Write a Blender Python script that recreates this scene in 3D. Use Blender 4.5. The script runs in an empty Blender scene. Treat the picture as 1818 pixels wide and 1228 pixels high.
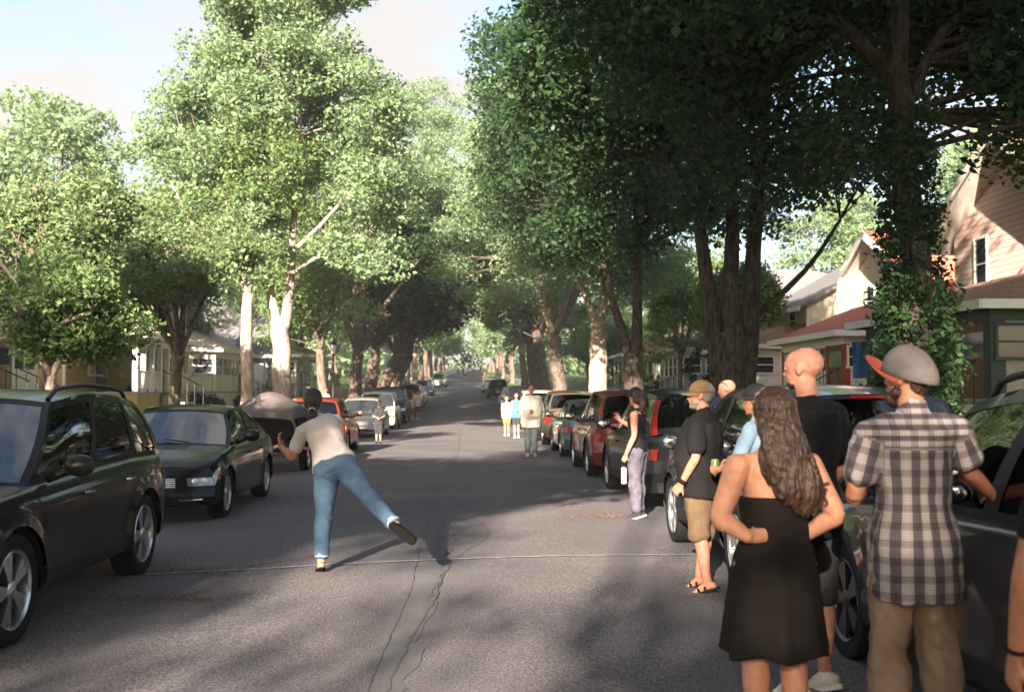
import bpy, bmesh, math, random
import numpy as np
from mathutils import Vector, Matrix, noise
D = bpy.data; SC = bpy.context.scene; COL = SC.collection
R = math.radians; PI = math.pi
# ---------------------------------------------------------------- camera
cam = D.cameras.new("camera"); CAM = D.objects.new("camera", cam); COL.objects.link(CAM); SC.camera = CAM
CAM.location = (0, 0, 1.60); CAM.rotation_euler = (R(92.5), 0, R(-2.44))
cam.sensor_width = 36; cam.lens = 37.6; cam.clip_start = .1; cam.clip_end = 3000
cam.dof.use_dof = True; cam.dof.focus_distance = 10.5; cam.dof.aperture_fstop = 2.8
# ---------------------------------------------------------------- light
SUN_AZ = .28; SUN_EL = 19.0
SC.view_settings.view_transform = 'Standard'; SC.view_settings.look = 'None'
SC.view_settings.exposure = 2.75; SC.view_settings.gamma = 1
sl = D.lights.new("sun", 'SUN'); sl.energy = 5.0; sl.angle = R(.55); sl.color = (1, .83, .66)
so = D.objects.new("sun", sl); COL.objects.link(so)
sd = Vector((SUN_AZ, 1, -math.tan(R(SUN_EL)) * math.hypot(1, SUN_AZ)))
so.rotation_euler = sd.to_track_quat('-Z', 'Y').to_euler()
W = D.worlds.new("World"); SC.world = W; W.use_nodes = True
nt = W.node_tree; nt.nodes.clear(); N = nt.nodes.new; LK = nt.links.new
sky = N('ShaderNodeTexSky'); sky.sky_type = 'NISHITA'; sky.sun_disc = False
sky.sun_elevation = R(SUN_EL); sky.sun_rotation = R(180 + math.degrees(math.atan(SUN_AZ)))
sky.air_density = 1.0; sky.dust_density = 3.0; sky.ozone_density = 1.0
b1 = N('ShaderNodeBackground'); b1.inputs[1].default_value = .05; hsv = N('ShaderNodeHueSaturation'); hsv.inputs['Saturation'].default_value = 1.0; LK(sky.outputs[0], hsv.inputs['Color']); LK(hsv.outputs[0], b1.inputs[0])
b2 = N('ShaderNodeBackground'); b2.inputs[0].default_value = (1, .97, .94, 1); b2.inputs[1].default_value = .13
tc = N('ShaderNodeTexCoord'); mp = N('ShaderNodeMapping'); mp.inputs['Scale'].default_value = (1, 1, 2.2)
mp.inputs['Location'].default_value = (.35, .0, .1)
ns = N('ShaderNodeTexNoise'); ns.inputs['Scale'].default_value = 2.3; ns.inputs['Detail'].default_value = 9; ns.inputs['Roughness'].default_value = .55
cr = N('ShaderNodeValToRGB'); cr.color_ramp.elements[0].position = .48; cr.color_ramp.elements[1].position = .58
mx = N('ShaderNodeMixShader'); ow = N('ShaderNodeOutputWorld')
LK(tc.outputs['Generated'], mp.inputs[0]); LK(mp.outputs[0], ns.inputs['Vector']); LK(ns.outputs['Fac'], cr.inputs[0])
LK(cr.outputs[0], mx.inputs[0]); LK(b1.outputs[0], mx.inputs[1]); LK(b2.outputs[0], mx.inputs[2]); LK(mx.outputs[0], ow.inputs[0])
SC.cycles.max_bounces = 7; SC.cycles.diffuse_bounces = 3; SC.cycles.glossy_bounces = 3
SC.cycles.transmission_bounces = 4; SC.cycles.transparent_max_bounces = 8
SC.cycles.caustics_reflective = False; SC.cycles.caustics_refractive = False
SC.cycles.sample_clamp_indirect = 6; SC.cycles.use_denoising = True

# ---------------------------------------------------------------- helpers
def tag(o, label=None, cat=None, group=None, kind=None):
    if label: o['label'] = label
    if cat: o['category'] = cat
    if group: o['group'] = group
    if kind: o['kind'] = kind
    return o
def empty(name, loc, rz=0, sc=1):
    o = D.objects.new(name, None); COL.objects.link(o); o.location = loc; o.rotation_euler = (0, 0, rz)
    o.empty_display_size = .2; o.scale = (sc, sc, sc); return o
def link_mesh(name, me, parent=None, smooth=None):
    o = D.objects.new(name, me); COL.objects.link(o)
    if parent: o.parent = parent
    return o
class MB:
    """collects shapes into ONE mesh"""
    def __init__(s): s.v = []; s.f = []; s.m = []
    def add(s, vs, fs, mi=0):
        n = len(s.v); s.v += [tuple(p) for p in vs]; s.f += [tuple(i + n for i in f) for f in fs]; s.m += [mi] * len(fs); return s
    def box(s, a, b, mi=0, bev=0):
        x0, y0, z0 = a; x1, y1, z1 = b
        if bev <= 0:
            vs = [(x0,y0,z0),(x1,y0,z0),(x1,y1,z0),(x0,y1,z0),(x0,y0,z1),(x1,y0,z1),(x1,y1,z1),(x0,y1,z1)]
            return s.add(vs, [(0,3,2,1),(4,5,6,7),(0,1,5,4),(1,2,6,5),(2,3,7,6),(3,0,4,7)], mi)
        bm = bmesh.new(); bmesh.ops.create_cube(bm, size=1)
        for v in bm.verts: v.co = Vector(((x0+x1)/2+v.co.x*(x1-x0), (y0+y1)/2+v.co.y*(y1-y0), (z0+z1)/2+v.co.z*(z1-z0)))
        bmesh.ops.bevel(bm, geom=bm.edges[:], offset=bev, segments=2, affect='EDGES', profile=.5)
        return s.bm(bm, mi)
    def bm(s, bm, mi=0):
        bm.verts.index_update(); s.add([v.co for v in bm.verts], [[v.index for v in f.verts] for f in bm.faces], mi); bm.free(); return s
    def rings(s, rings, mi=0, cap=(True, True), closed=True):
        n = len(rings[0]); base = len(s.v); vs = [p for r in rings for p in r]; fs = []
        for i in range(len(rings)-1):
            for j in range(n if closed else n-1):
                k = (j+1) % n; fs.append((i*n+j, i*n+k, (i+1)*n+k, (i+1)*n+j))
        if closed and cap[0]: fs.append(tuple(reversed(range(n))))
        if closed and cap[1]: fs.append(tuple((len(rings)-1)*n+j for j in range(n)))
        return s.add(vs, fs, mi)
    def grid(s, fn, nu, nv, mi=0, flip=False):
        us = nu if hasattr(nu, '__len__') else [i/nu for i in range(nu+1)]
        ws = nv if hasattr(nv, '__len__') else [i/nv for i in range(nv+1)]
        vs = [fn(u, w) for u in us for w in ws]; n = len(ws); fs = []
        for i in range(len(us)-1):
            for j in range(n-1):
                q = (i*n+j, (i+1)*n+j, (i+1)*n+j+1, i*n+j+1); fs.append(q[::-1] if flip else q)
        return s.add(vs, fs, mi)
    def tube(s, pts, rs, n=8, mi=0, cap=True):
        pts = [Vector(p) for p in pts]; rs = rs if hasattr(rs, '__len__') else [rs]*len(pts); rg = []; up = None
        for i, p in enumerate(pts):
            d = (pts[min(i+1, len(pts)-1)] - pts[max(i-1, 0)]);
            d = d.normalized() if d.length > 1e-9 else Vector((0,0,1))
            if up is None: up = Vector((0,0,1)) if abs(d.z) < .9 else Vector((1,0,0))
            a = d.cross(up)
            if a.length < 1e-5: a = d.cross(Vector((0,1,0)))
            a.normalize(); b = a.cross(d).normalized(); up = b
            rg.append([p + (a*math.cos(t)+b*math.sin(t))*rs[i] for t in [-2*PI*j/n for j in range(n)]])
        return s.rings(rg, mi, (cap, cap))
    def cyl(s, c, r, h, n=16, mi=0, r2=None):
        c = Vector(c); return s.tube([c, c+Vector((0,0,h))], [r, r if r2 is None else r2], n, mi)
    def ell(s, c, r, n=12, mi=0, rot=None):
        c = Vector(c); rx, ry, rz = r if hasattr(r, '__len__') else (r, r, r); m = n//2; vs = []; fs = []
        for i in range(m+1):
            ph = PI*i/m
            for j in range(n):
                t = 2*PI*j/n; v = Vector((rx*math.sin(ph)*math.cos(t), ry*math.sin(ph)*math.sin(t), rz*math.cos(ph)))
                if rot: v = rot @ v
                vs.append(c+v)
        for i in range(m):
            for j in range(n):
                k = (j+1) % n; fs.append((i*n+j, (i+1)*n+j, (i+1)*n+k, i*n+k))
        return s.add(vs, fs, mi)
    def lathe(s, prof, n=24, mi=0, axis='z', c=(0,0,0), cap=True):
        rg = []
        for r, h in prof:
            ring = []
            for j in range(n):
                t = 2*PI*j/n; x, y = r*math.cos(t), r*math.sin(t)
                p = (x, y, h) if axis == 'z' else (h, x, y)
                ring.append((p[0]+c[0], p[1]+c[1], p[2]+c[2]))
            rg.append(ring)
        return s.rings(rg, mi, (cap, cap))
    def build(s, name, mats, parent=None, smooth=35, weld=False):
        me = D.meshes.new(name); me.from_pydata(s.v, [], s.f)
        for m in (mats if isinstance(mats, (list, tuple)) else [mats]): me.materials.append(m)
        me.polygons.foreach_set('material_index', s.m)
        if weld:
            b = bmesh.new(); b.from_mesh(me); bmesh.ops.remove_doubles(b, verts=b.verts[:], dist=1e-4); b.to_mesh(me); b.free()
        if smooth:
            me.polygons.foreach_set('use_smooth', [True]*len(me.polygons))
            if smooth < 180: me.set_sharp_from_angle(angle=R(smooth))
        me.update(); return link_mesh(name, me, parent)
def quads(name, V, mats, parent=None):
    """numpy quads (n,4,3) -> one mesh"""
    n = len(V); me = D.meshes.new(name); me.vertices.add(n*4); me.loops.add(n*4); me.polygons.add(n)
    me.vertices.foreach_set('co', V.astype(np.float32).ravel()); me.loops.foreach_set('vertex_index', np.arange(n*4, dtype=np.int32))
    me.polygons.foreach_set('loop_start', np.arange(0, n*4, 4, dtype=np.int32)); me.materials.append(mats); me.update(calc_edges=True)
    return link_mesh(name, me, parent)
def copy_tree(o, parent=None):
    c = o.copy(); COL.objects.link(c); c.parent = parent
    for ch in [k for k in list(D.objects) if k.parent == o]: copy_tree(ch, c)
    return c
def lerp(a, b, t): return a+(b-a)*t
def sstep(a, b, x):
    t = min(1, max(0, (x-a)/(b-a))); return t*t*(3-2*t)
def spl(pts, t):
    """Catmull-Rom through pts at t in 0..1"""
    n = len(pts)-1; f = min(max(t, 0), 1)*n; i = min(int(f), n-1); u = f-i
    p = [Vector(pts[max(0, min(n, i+k))]) for k in (-1, 0, 1, 2)]
    return .5*((2*p[1])+(p[2]-p[0])*u+(2*p[0]-5*p[1]+4*p[2]-p[3])*u*u+(3*p[1]-p[0]-3*p[2]+p[3])*u**3)
def pw(pts, x):
    if x <= pts[0][0]: return pts[0][1]
    for (a, fa), (b, fb) in zip(pts, pts[1:]):
        if x <= b: return lerp(fa, fb, (x-a)/(b-a))
    return pts[-1][1]
# ---------------------------------------------------------------- materials
def mat(name, col, rough=.8, metal=0, var=0, vs=8, bump=0, bs=60, spec=.5, coat=0, alt=None, stretch=None, em=None):
    m = D.materials.new(name); m.use_nodes = True; t = m.node_tree; p = t.nodes['Principled BSDF']; L = t.links.new
    p.inputs['Base Color'].default_value = (*col, 1); p.inputs['Roughness'].default_value = rough
    p.inputs['Metallic'].default_value = metal; p.inputs['Specular IOR Level'].default_value = spec
    if coat: p.inputs['Coat Weight'].default_value = coat; p.inputs['Coat Roughness'].default_value = .04
    if em: p.inputs['Emission Color'].default_value = (*em[:3], 1); p.inputs['Emission Strength'].default_value = em[3]
    c = t.nodes.new('ShaderNodeTexCoord'); mpn = t.nodes.new('ShaderNodeMapping'); L(c.outputs['Object'], mpn.inputs[0])
    if stretch: mpn.inputs['Scale'].default_value = stretch
    if var or alt:
        n = t.nodes.new('ShaderNodeTexNoise'); n.inputs['Scale'].default_value = vs; n.inputs['Detail'].default_value = 5
        L(mpn.outputs[0], n.inputs['Vector']); r = t.nodes.new('ShaderNodeValToRGB')
        r.color_ramp.elements[0].position = .32; r.color_ramp.elements[1].position = .68
        a2 = alt or tuple(min(1, x*(1+var)) for x in col); a1 = col if alt else tuple(x*(1-var) for x in col)
        r.color_ramp.elements[0].color = (*a1, 1); r.color_ramp.elements[1].color = (*a2, 1)
        L(n.outputs['Fac'], r.inputs[0]); L(r.outputs[0], p.inputs['Base Color'])
    if bump:
        n = t.nodes.new('ShaderNodeTexNoise'); n.inputs['Scale'].default_value = bs; n.inputs['Detail'].default_value = 6
        b = t.nodes.new('ShaderNodeBump'); b.inputs['Strength'].default_value = bump; b.inputs['Distance'].default_value = .06 if name.startswith('bark') else .02
        L(mpn.outputs[0], n.inputs['Vector']); L(n.outputs['Fac'], b.inputs['Height']); L(b.outputs[0], p.inputs['Normal'])
    return m
def leafmat(name, c1, c2, trans=.35):
    m = D.materials.new(name); m.use_nodes = True; t = m.node_tree; L = t.links.new; p = t.nodes['Principled BSDF']; out = t.nodes['Material Output']
    g = t.nodes.new('ShaderNodeTexCoord'); n = t.nodes.new('ShaderNodeTexNoise'); n.inputs['Scale'].default_value = 2.2; n.inputs['Detail'].default_value = 8; n.inputs['Roughness'].default_value = .75
    L(g.outputs['Object'], n.inputs['Vector']); r = t.nodes.new('ShaderNodeValToRGB'); r.color_ramp.elements[0].position = .36; r.color_ramp.elements[1].position = .64
    r.color_ramp.elements[0].color = (*c1, 1); r.color_ramp.elements[1].color = (*c2, 1); L(n.outputs['Fac'], r.inputs[0])
    p.inputs['Roughness'].default_value = .5; p.inputs['Specular IOR Level'].default_value = .35; L(r.outputs[0], p.inputs['Base Color'])
    tr = t.nodes.new('ShaderNodeBsdfTranslucent'); hs = t.nodes.new('ShaderNodeHueSaturation'); hs.inputs['Value'].default_value = 1.3; hs.inputs['Hue'].default_value = .485
    L(r.outputs[0], hs.inputs['Color']); L(hs.outputs[0], tr.inputs[0]); mxs = t.nodes.new('ShaderNodeMixShader'); mxs.inputs[0].default_value = trans
    L(p.outputs[0], mxs.inputs[1]); L(tr.outputs[0], mxs.inputs[2]); L(mxs.outputs[0], out.inputs[0]); return m
def stripes(m, step, depth=.35, axis=2, dist=.02, dark=None, wid=.12):
    """clapboard / shingle courses: saw bump every `step` m along an axis"""
    t = m.node_tree; L = t.links.new; p = t.nodes['Principled BSDF']; c = t.nodes.new('ShaderNodeTexCoord'); s = t.nodes.new('ShaderNodeSeparateXYZ')
    L(c.outputs['Object'], s.inputs[0]); d = t.nodes.new('ShaderNodeMath'); d.operation = 'DIVIDE'; d.inputs[1].default_value = step
    L(s.outputs[axis], d.inputs[0]); f = t.nodes.new('ShaderNodeMath'); f.operation = 'FRACT'; L(d.outputs[0], f.inputs[0])
    b = t.nodes.new('ShaderNodeBump'); b.inputs['Strength'].default_value = depth; b.inputs['Distance'].default_value = dist; b.invert = True
    L(f.outputs[0], b.inputs['Height']); L(b.outputs[0], p.inputs['Normal'])
    if dark:
        g = t.nodes.new('ShaderNodeMath'); g.operation = 'GREATER_THAN'; g.inputs[1].default_value = 1-wid; L(f.outputs[0], g.inputs[0])
        mixn = t.nodes.new('ShaderNodeMix'); mixn.data_type = 'RGBA'; L(g.outputs[0], mixn.inputs[0])
        src = p.inputs['Base Color'].links
        if src: L(src[0].from_socket, mixn.inputs[6])
        else: mixn.inputs[6].default_value = p.inputs['Base Color'].default_value
        mixn.inputs[7].default_value = (*dark, 1); L(mixn.outputs[2], p.inputs['Base Color'])
    return m
M = {}
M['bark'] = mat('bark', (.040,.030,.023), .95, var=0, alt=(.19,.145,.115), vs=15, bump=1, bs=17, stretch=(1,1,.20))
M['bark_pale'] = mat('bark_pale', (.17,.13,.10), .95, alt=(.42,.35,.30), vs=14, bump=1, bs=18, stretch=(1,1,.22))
M['bark_shaded'] = mat('bark_shaded', (.018,.015,.012), .95, alt=(.085,.068,.055), vs=15, bump=1, bs=17, stretch=(1,1,.25), spec=.1)  # darker bark copy: shade on the right trunks is put into the colour
M['leaf_dark_shaded'] = leafmat('leaf_dark_shaded', (.016,.042,.018), (.038,.083,.030))  # shade over the dark trees put into the leaf colour; dark shrubs share it
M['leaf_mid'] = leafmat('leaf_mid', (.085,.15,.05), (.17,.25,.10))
M['leaf_pale_sunlit'] = leafmat('leaf_pale_sunlit', (.125,.205,.10), (.235,.335,.185), .42)  # paler leaf copy: sunlight and haze on the crowns are in the colour
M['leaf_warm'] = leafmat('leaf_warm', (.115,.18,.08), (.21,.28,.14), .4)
M['grass'] = leafmat('grass', (.05,.10,.02), (.10,.17,.04), .25)
M['black'] = mat('black', (.008,.008,.009), .8, spec=.15); M['rubber'] = mat('rubber', (.014,.014,.015), .9, bump=.2, spec=.15)
M['alloy'] = mat('alloy', (.55,.56,.58), .25, .9); M['darkalloy'] = mat('darkalloy', (.06,.06,.065), .35, .7)
M['chrome'] = mat('chrome', (.75,.75,.77), .12, 1); M['white'] = mat('white', (.75,.74,.71), .6, var=.08)
M['trim'] = mat('trim', (.02,.02,.022), .7, spec=.2); M['lampglass'] = mat('lampglass', (.7,.7,.72), .08, .3, coat=1)
M['red_lens'] = mat('red_lens', (.20,.010,.008), .2, coat=1); M['amber'] = mat('amber', (.7,.22,.03), .2, coat=1)
M['interior'] = mat('interior', (.03,.03,.032), .9)
def glassmat(name, tint=(.16,.18,.18), tr=.03):
    m = D.materials.new(name); m.use_nodes = True; t = m.node_tree; L = t.links.new; t.nodes.remove(t.nodes['Principled BSDF']); out = t.nodes['Material Output']
    g = t.nodes.new('ShaderNodeBsdfGlossy'); g.inputs['Roughness'].default_value = .02; g.inputs[0].default_value = (.95,.97,1,1)
    tb = t.nodes.new('ShaderNodeBsdfTransparent'); tb.inputs[0].default_value = (*tint, 1)
    f = t.nodes.new('ShaderNodeFresnel'); f.inputs[0].default_value = 1.65; ad = t.nodes.new('ShaderNodeMath'); ad.operation = 'ADD'; ad.inputs[1].default_value = tr
    L(f.outputs[0], ad.inputs[0]); mxs = t.nodes.new('ShaderNodeMixShader'); L(ad.outputs[0], mxs.inputs[0]); L(tb.outputs[0], mxs.inputs[1]); L(g.outputs[0], mxs.inputs[2]); L(mxs.outputs[0], out.inputs[0]); return m
M['glass'] = glassmat('glass'); M['screen_glass'] = glassmat('screen_glass', (.10,.13,.16), .13); M['pane'] = mat('pane', (.02,.025,.03), .06, spec=.9)
def paint(name, col, metal=.3, rough=.28): return mat(name, col, rough, 0 if sum(col) < .1 else metal, coat=.40 if sum(col) < .1 else .7, spec=.06)

# ---------------------------------------------------------------- terrain
KR, KL = 4.40, -5.10              # kerb lines
def rz(y):                         # road height along the street
    return 0 if y < 50 else (.0014*(y-50)**2 if y < 61 else .1694+.0308*(y-61))
def gz(x, y):
    b = rz(y)
    if KL <= x <= KR: return b
    d = (x-KR) if x > KR else (KL-x)
    return b+.13+.05*min(d, 4.5)/4.5+.65*sstep(5.2, 9.5, d)
# ================================================================ ground, road, pavements
ys = [-120,-90,-60,-40,-20,-10,0,10,20,30,40,46,50,53,56,59,61,64,70,80,95,120,150,190,240,300,380,480,600]
M['asphalt'] = mat('asphalt', (.067,.069,.088), .9, alt=(.110,.104,.114), vs=.55, bump=.55, bs=150)
def asph():
    t = M['asphalt'].node_tree; L = t.links.new; p = t.nodes['Principled BSDF']; c = t.nodes.new('ShaderNodeTexCoord')
    n = t.nodes.new('ShaderNodeTexNoise'); n.inputs['Scale'].default_value = 75; n.inputs['Detail'].default_value = 3; L(c.outputs['Object'], n.inputs['Vector'])
    r = t.nodes.new('ShaderNodeValToRGB'); r.color_ramp.elements[0].position = .38; r.color_ramp.elements[0].color = (.38,.38,.40,1)
    r.color_ramp.elements[1].position = .66; r.color_ramp.elements[1].color = (1.95,1.85,1.72,1); L(n.outputs['Fac'], r.inputs[0])
    m = t.nodes.new('ShaderNodeMix'); m.data_type = 'RGBA'; m.blend_type = 'MULTIPLY'; m.inputs[0].default_value = 1
    L(p.inputs['Base Color'].links[0].from_socket, m.inputs[6]); L(r.outputs[0], m.inputs[7]); L(m.outputs[2], p.inputs['Base Color'])
asph()
M['concrete'] = mat('concrete', (.30,.28,.25), .9, var=.2, vs=2, bump=.3, bs=60)
M['lawn'] = mat('lawn', (.045,.085,.02), .95, alt=(.10,.14,.04), vs=1.5, bump=.8, bs=40)
def sheet(name, xs, m, dz, zf=None, lab=None):
    b = MB(); b.grid(lambda x, y: (x, y, (zf or gz)(x, y)+dz), xs, ys, flip=False)
    return tag(b.build(name, m, smooth=60), kind='structure')
tag(MB().grid(lambda x, y: (x, y, rz(y)-.35), [-900, -60, -5, 5, 60, 900], ys+[900, 1500]).build('ground', M['lawn']), kind='structure')
sheet('road', [KL-.02+i*(KR-KL+.04)/6 for i in range(7)], M['asphalt'], 0, lambda x, y: rz(y)+.07*(1-((x+.35)/4.75)**2)-.07)
for nm, a, s in (('kerb', KL, -1), ('kerb', KR, 1)):
    b = MB(); prof = [(0,-.1),(0,.10),(.03,.13),(.15,.135),(.15,-.1)]
    b.grid(lambda u, y: (a+s*prof[int(u)][0], y, rz(y)+prof[int(u)][1]), [0,1,2,3,4], ys, flip=(s > 0))
    tag(b.build(nm, M['concrete']), kind='structure')
for s, a in ((1, KR), (-1, KL)):
    xs = sorted(a+s*d for d in (.14, 1, 2, 3, 4.5, 5.2, 6, 6.8, 7.6, 8.4, 9.5, 14, 60))
    sheet('lawn', xs, M['lawn'], 0)
    sheet('pavement', sorted((a+s*2.9, a+s*4.4)), M['concrete'], .012)
# grass blades on the boulevards and front lawns
rs = np.random.RandomState(5)
def blades(n, xr, yr, h=.07):
    x = rs.uniform(*xr, n); y = rs.uniform(*yr, n); z = np.array([gz(a, b) for a, b in zip(x, y)])
    a = rs.uniform(0, 2*PI, n); w = .012; hh = h*rs.uniform(.5, 1.3, n); P = np.stack([x, y, z], 1)
    d = np.stack([np.cos(a), np.sin(a), 0*a], 1)*w; tp = np.stack([rs.normal(0, .03, n), rs.normal(0, .03, n), hh], 1)
    return np.stack([P-d, P+d, P+tp+d*.3, P+tp-d*.3], 1)
go = quads('grass', np.concatenate([blades(26000, (KL-2.8, KL-.2), (8, 60)), blades(26000, (KR+.2, KR+2.8), (10, 60)), blades(30000, (KL-12, KL-4.5), (20, 70), .09), blades(22000, (KR+4.5, KR+10), (16, 60), .09)]), M['grass'])
tag(go, 'short green grass on the boulevards and front lawns', 'grass', kind='stuff')
# seam, cracks, patch and chalk line
M['sealant'] = mat('sealant', (.058,.059,.068), .9); M['patch'] = mat('patch', (.080,.080,.088), .9, var=.15, vs=2, bump=.4, bs=120)
M['chalk'] = mat('chalk', (.34,.42,.45), .95, alt=(.14,.16,.17), vs=9)
def crown(x, y): return rz(y)+.07*(1-((x+.35)/4.75)**2)-.07
def strip(b, pts, w, dz, jit=.0, seed=1, n=60):
    rr = random.Random(seed); pp = [spl([(*q, 0) for q in pts], i/n) for i in range(n+1)]; L_, R_ = [], []
    for i, q in enumerate(pp):
        d = (pp[min(i+1, n)]-pp[max(i-1, 0)]).normalized(); nn = Vector((-d.y, d.x, 0)); o = nn*rr.uniform(-jit, jit); ww = w*rr.uniform(.55, 1.25)/2 if jit else w/2
        L_.append(q+o+nn*ww); R_.append(q+o-nn*ww)
    f = lambda q: (q.x, q.y, crown(q.x, q.y)+dz)
    b.rings([[f(a), f(c)] for a, c in zip(L_, R_)], closed=False)
b = MB(); strip(b, [(-.50,4.5),(-.42,6.5),(-.35,9),(-.28,12),(-.24,16)], .26, .004, .008, 3)
tag(b.build('road_patch', M['patch']), kind='structure')
b = MB(); strip(b, [(-.30,4.0),(-.42,5.6),(-.36,7),(-.22,9),(-.30,12),(-.20,16),(-.25,24),(-.22,34),(-.3,50)], .014, .008, .012, 4, 160)
strip(b, [(-.56,4.5),(-.50,7),(-.45,9),(-.48,12),(-.38,18),(-.35,30)], .008, .008, .008, 8, 120)
strip(b, [(-.2,12.2),(.3,11.9),(.9,12.1),(1.6,12.0)], .008, .008, .03, 9, 40); strip(b, [(-4,8.2),(-2.6,8.05),(-1.6,8.2)], .012, .008, .03, 10, 40)
strip(b, [(-.3,8.4),(-.1,10.4),(.25,12.2),(.05,14)], .008, .0085, .015, 12, 50)
tag(b.build('road_crack', M['sealant']), kind='structure')
b = MB(); strip(b, [(-2.85,9.72),(-1.9,9.9),(-.9,10.18),(.2,10.42),(1.2,10.58),(2.3,10.66)], .036, .012, .006, 2, 110)
tag(b.build('chalk_line', M['chalk']), 'thin pale chalk line drawn across the road from kerb side to kerb side', 'chalk line')
# fallen seed and leaf litter
M['litter'] = mat('litter', (.085,.048,.032), .9, alt=(.14,.085,.055), vs=30)
def litter(spots, seed=3):
    r2 = np.random.RandomState(seed); Q = []
    for x, y, sx, sy, n in spots:
        px = r2.normal(x, sx, n); py = r2.normal(y, sy, n); pz = np.array([crown(a, c) for a, c in zip(px, py)])+.006+r2.uniform(0, .006, n)
        a = r2.uniform(0, 2*PI, n); s = r2.uniform(.003, .010, n); P = np.stack([px, py, pz], 1)
        d = np.stack([np.cos(a)*s, np.sin(a)*s, 0*a], 1); e = np.stack([-np.sin(a)*s*.6, np.cos(a)*s*.6, r2.uniform(0, .006, n)], 1)
        Q.append(np.stack([P-d, P+e, P+d, P-e], 1))
    return np.concatenate(Q)
lt = quads('leaf_litter', litter([(-2.55,8.6,.30,.14,1300),(-2.1,8.5,.12,.05,300),(-2.5,9.9,.25,.10,700),(-2.1,9.6,.12,.06,200),(-3.0,10.2,.15,.15,150),(-2.95,13.2,.3,.3,300),(-2.5,14.6,.15,.1,70),(1.85,14.0,.26,.18,1400),(1.55,15.2,.15,.15,350),
    (1.9,25.5,.5,.5,400),(-2.8,19,.4,1.2,260),(0,9,2,2.5,260),(2.0,11,.3,.9,120),(0,20,2.6,8,300),(-1.6,7.5,.4,.3,60)]), M['litter'])
tag(lt, 'scattered rusty brown leaf litter lying on the road', 'leaf litter', kind='stuff')
SHADE = [(-6.8,1.5,5.0,8.3,4.0,90,80,0),(-6.7,-6,6.6,17.5,5.6,91,150,3.4),(-12.2,-21,5,16,4.2,92,130,0),(-7.2,-25,6,17,3.4,99,52,1.2),(-7.4,-36,5,17,4.6,93,60,0),(-7,-49,5,17,5.2,94,80,0),
 (6.4,-15,5,12.5,4.2,96,100,0),(11.5,-8,4,13,5,101,120,0),(12,-24,4,14,5,102,120,0),(6.6,-45,5,17,5,97,110,0),(-15,-4,4,12,4.5,103,110,0),(-7,-64,5,17,5.5,98,110,0)]
# ================================================================ trees
def leaf_quads(C, rad, n, size, seed, droop=.3):
    """C clusters (k,3), rad (k,3); n leaves in each -> quads"""
    r = np.random.RandomState(seed); k = len(C); T = k*n
    P = r.normal(0, 1, (T, 3)); P /= np.maximum(np.linalg.norm(P, axis=1, keepdims=True), 1e-6); P *= r.uniform(.15, 1, (T, 1))**.5
    P = np.repeat(C, n, 0)+P*np.repeat(rad, n, 0)+r.normal(0, .06, (T, 3)); P[:, 2] -= droop*np.abs(r.normal(0, .25, T))
    nz = r.normal(0, 1, (T, 3)); nz[:, 2] = np.abs(nz[:, 2])*1.0+.35; nz /= np.linalg.norm(nz, axis=1, keepdims=True)
    a = np.cross(nz, r.normal(0, 1, (T, 3))); a /= np.maximum(np.linalg.norm(a, axis=1, keepdims=True), 1e-6); b = np.cross(nz, a)
    s = size*r.uniform(.45, 1.5, (T, 1)); a *= s*.55; b *= s*r.uniform(.24, .40, (T, 1))
    return np.stack([P-a, P+b-nz*s*.08, P+a, P-b-nz*s*.08], 1)
def clusters(ells, k, seed, shell=.5, gap=.0, rc=(.7, 1.3)):
    r = np.random.RandomState(seed); E = np.array(ells, float); vol = E[:, 3]*E[:, 4]*E[:, 5]; idx = r.choice(len(E), k*3, p=vol/vol.sum())
    d = r.normal(0, 1, (k*3, 3)); d /= np.linalg.norm(d, axis=1, keepdims=True); q = r.uniform(shell**3, 1, (k*3, 1))**(1/3)
    C = E[idx, :3]+d*q*E[idx, 3:6]
    keep = np.array([noise.noise(Vector(c)*.38+Vector((seed, 0, 0))) > gap-.1 for c in C]); C = C[keep][:k]
    rr = r.uniform(rc[0], rc[1], (len(C), 1))*np.array([[1, 1, .62]]); return C, rr
TREE_N = [0]
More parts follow.
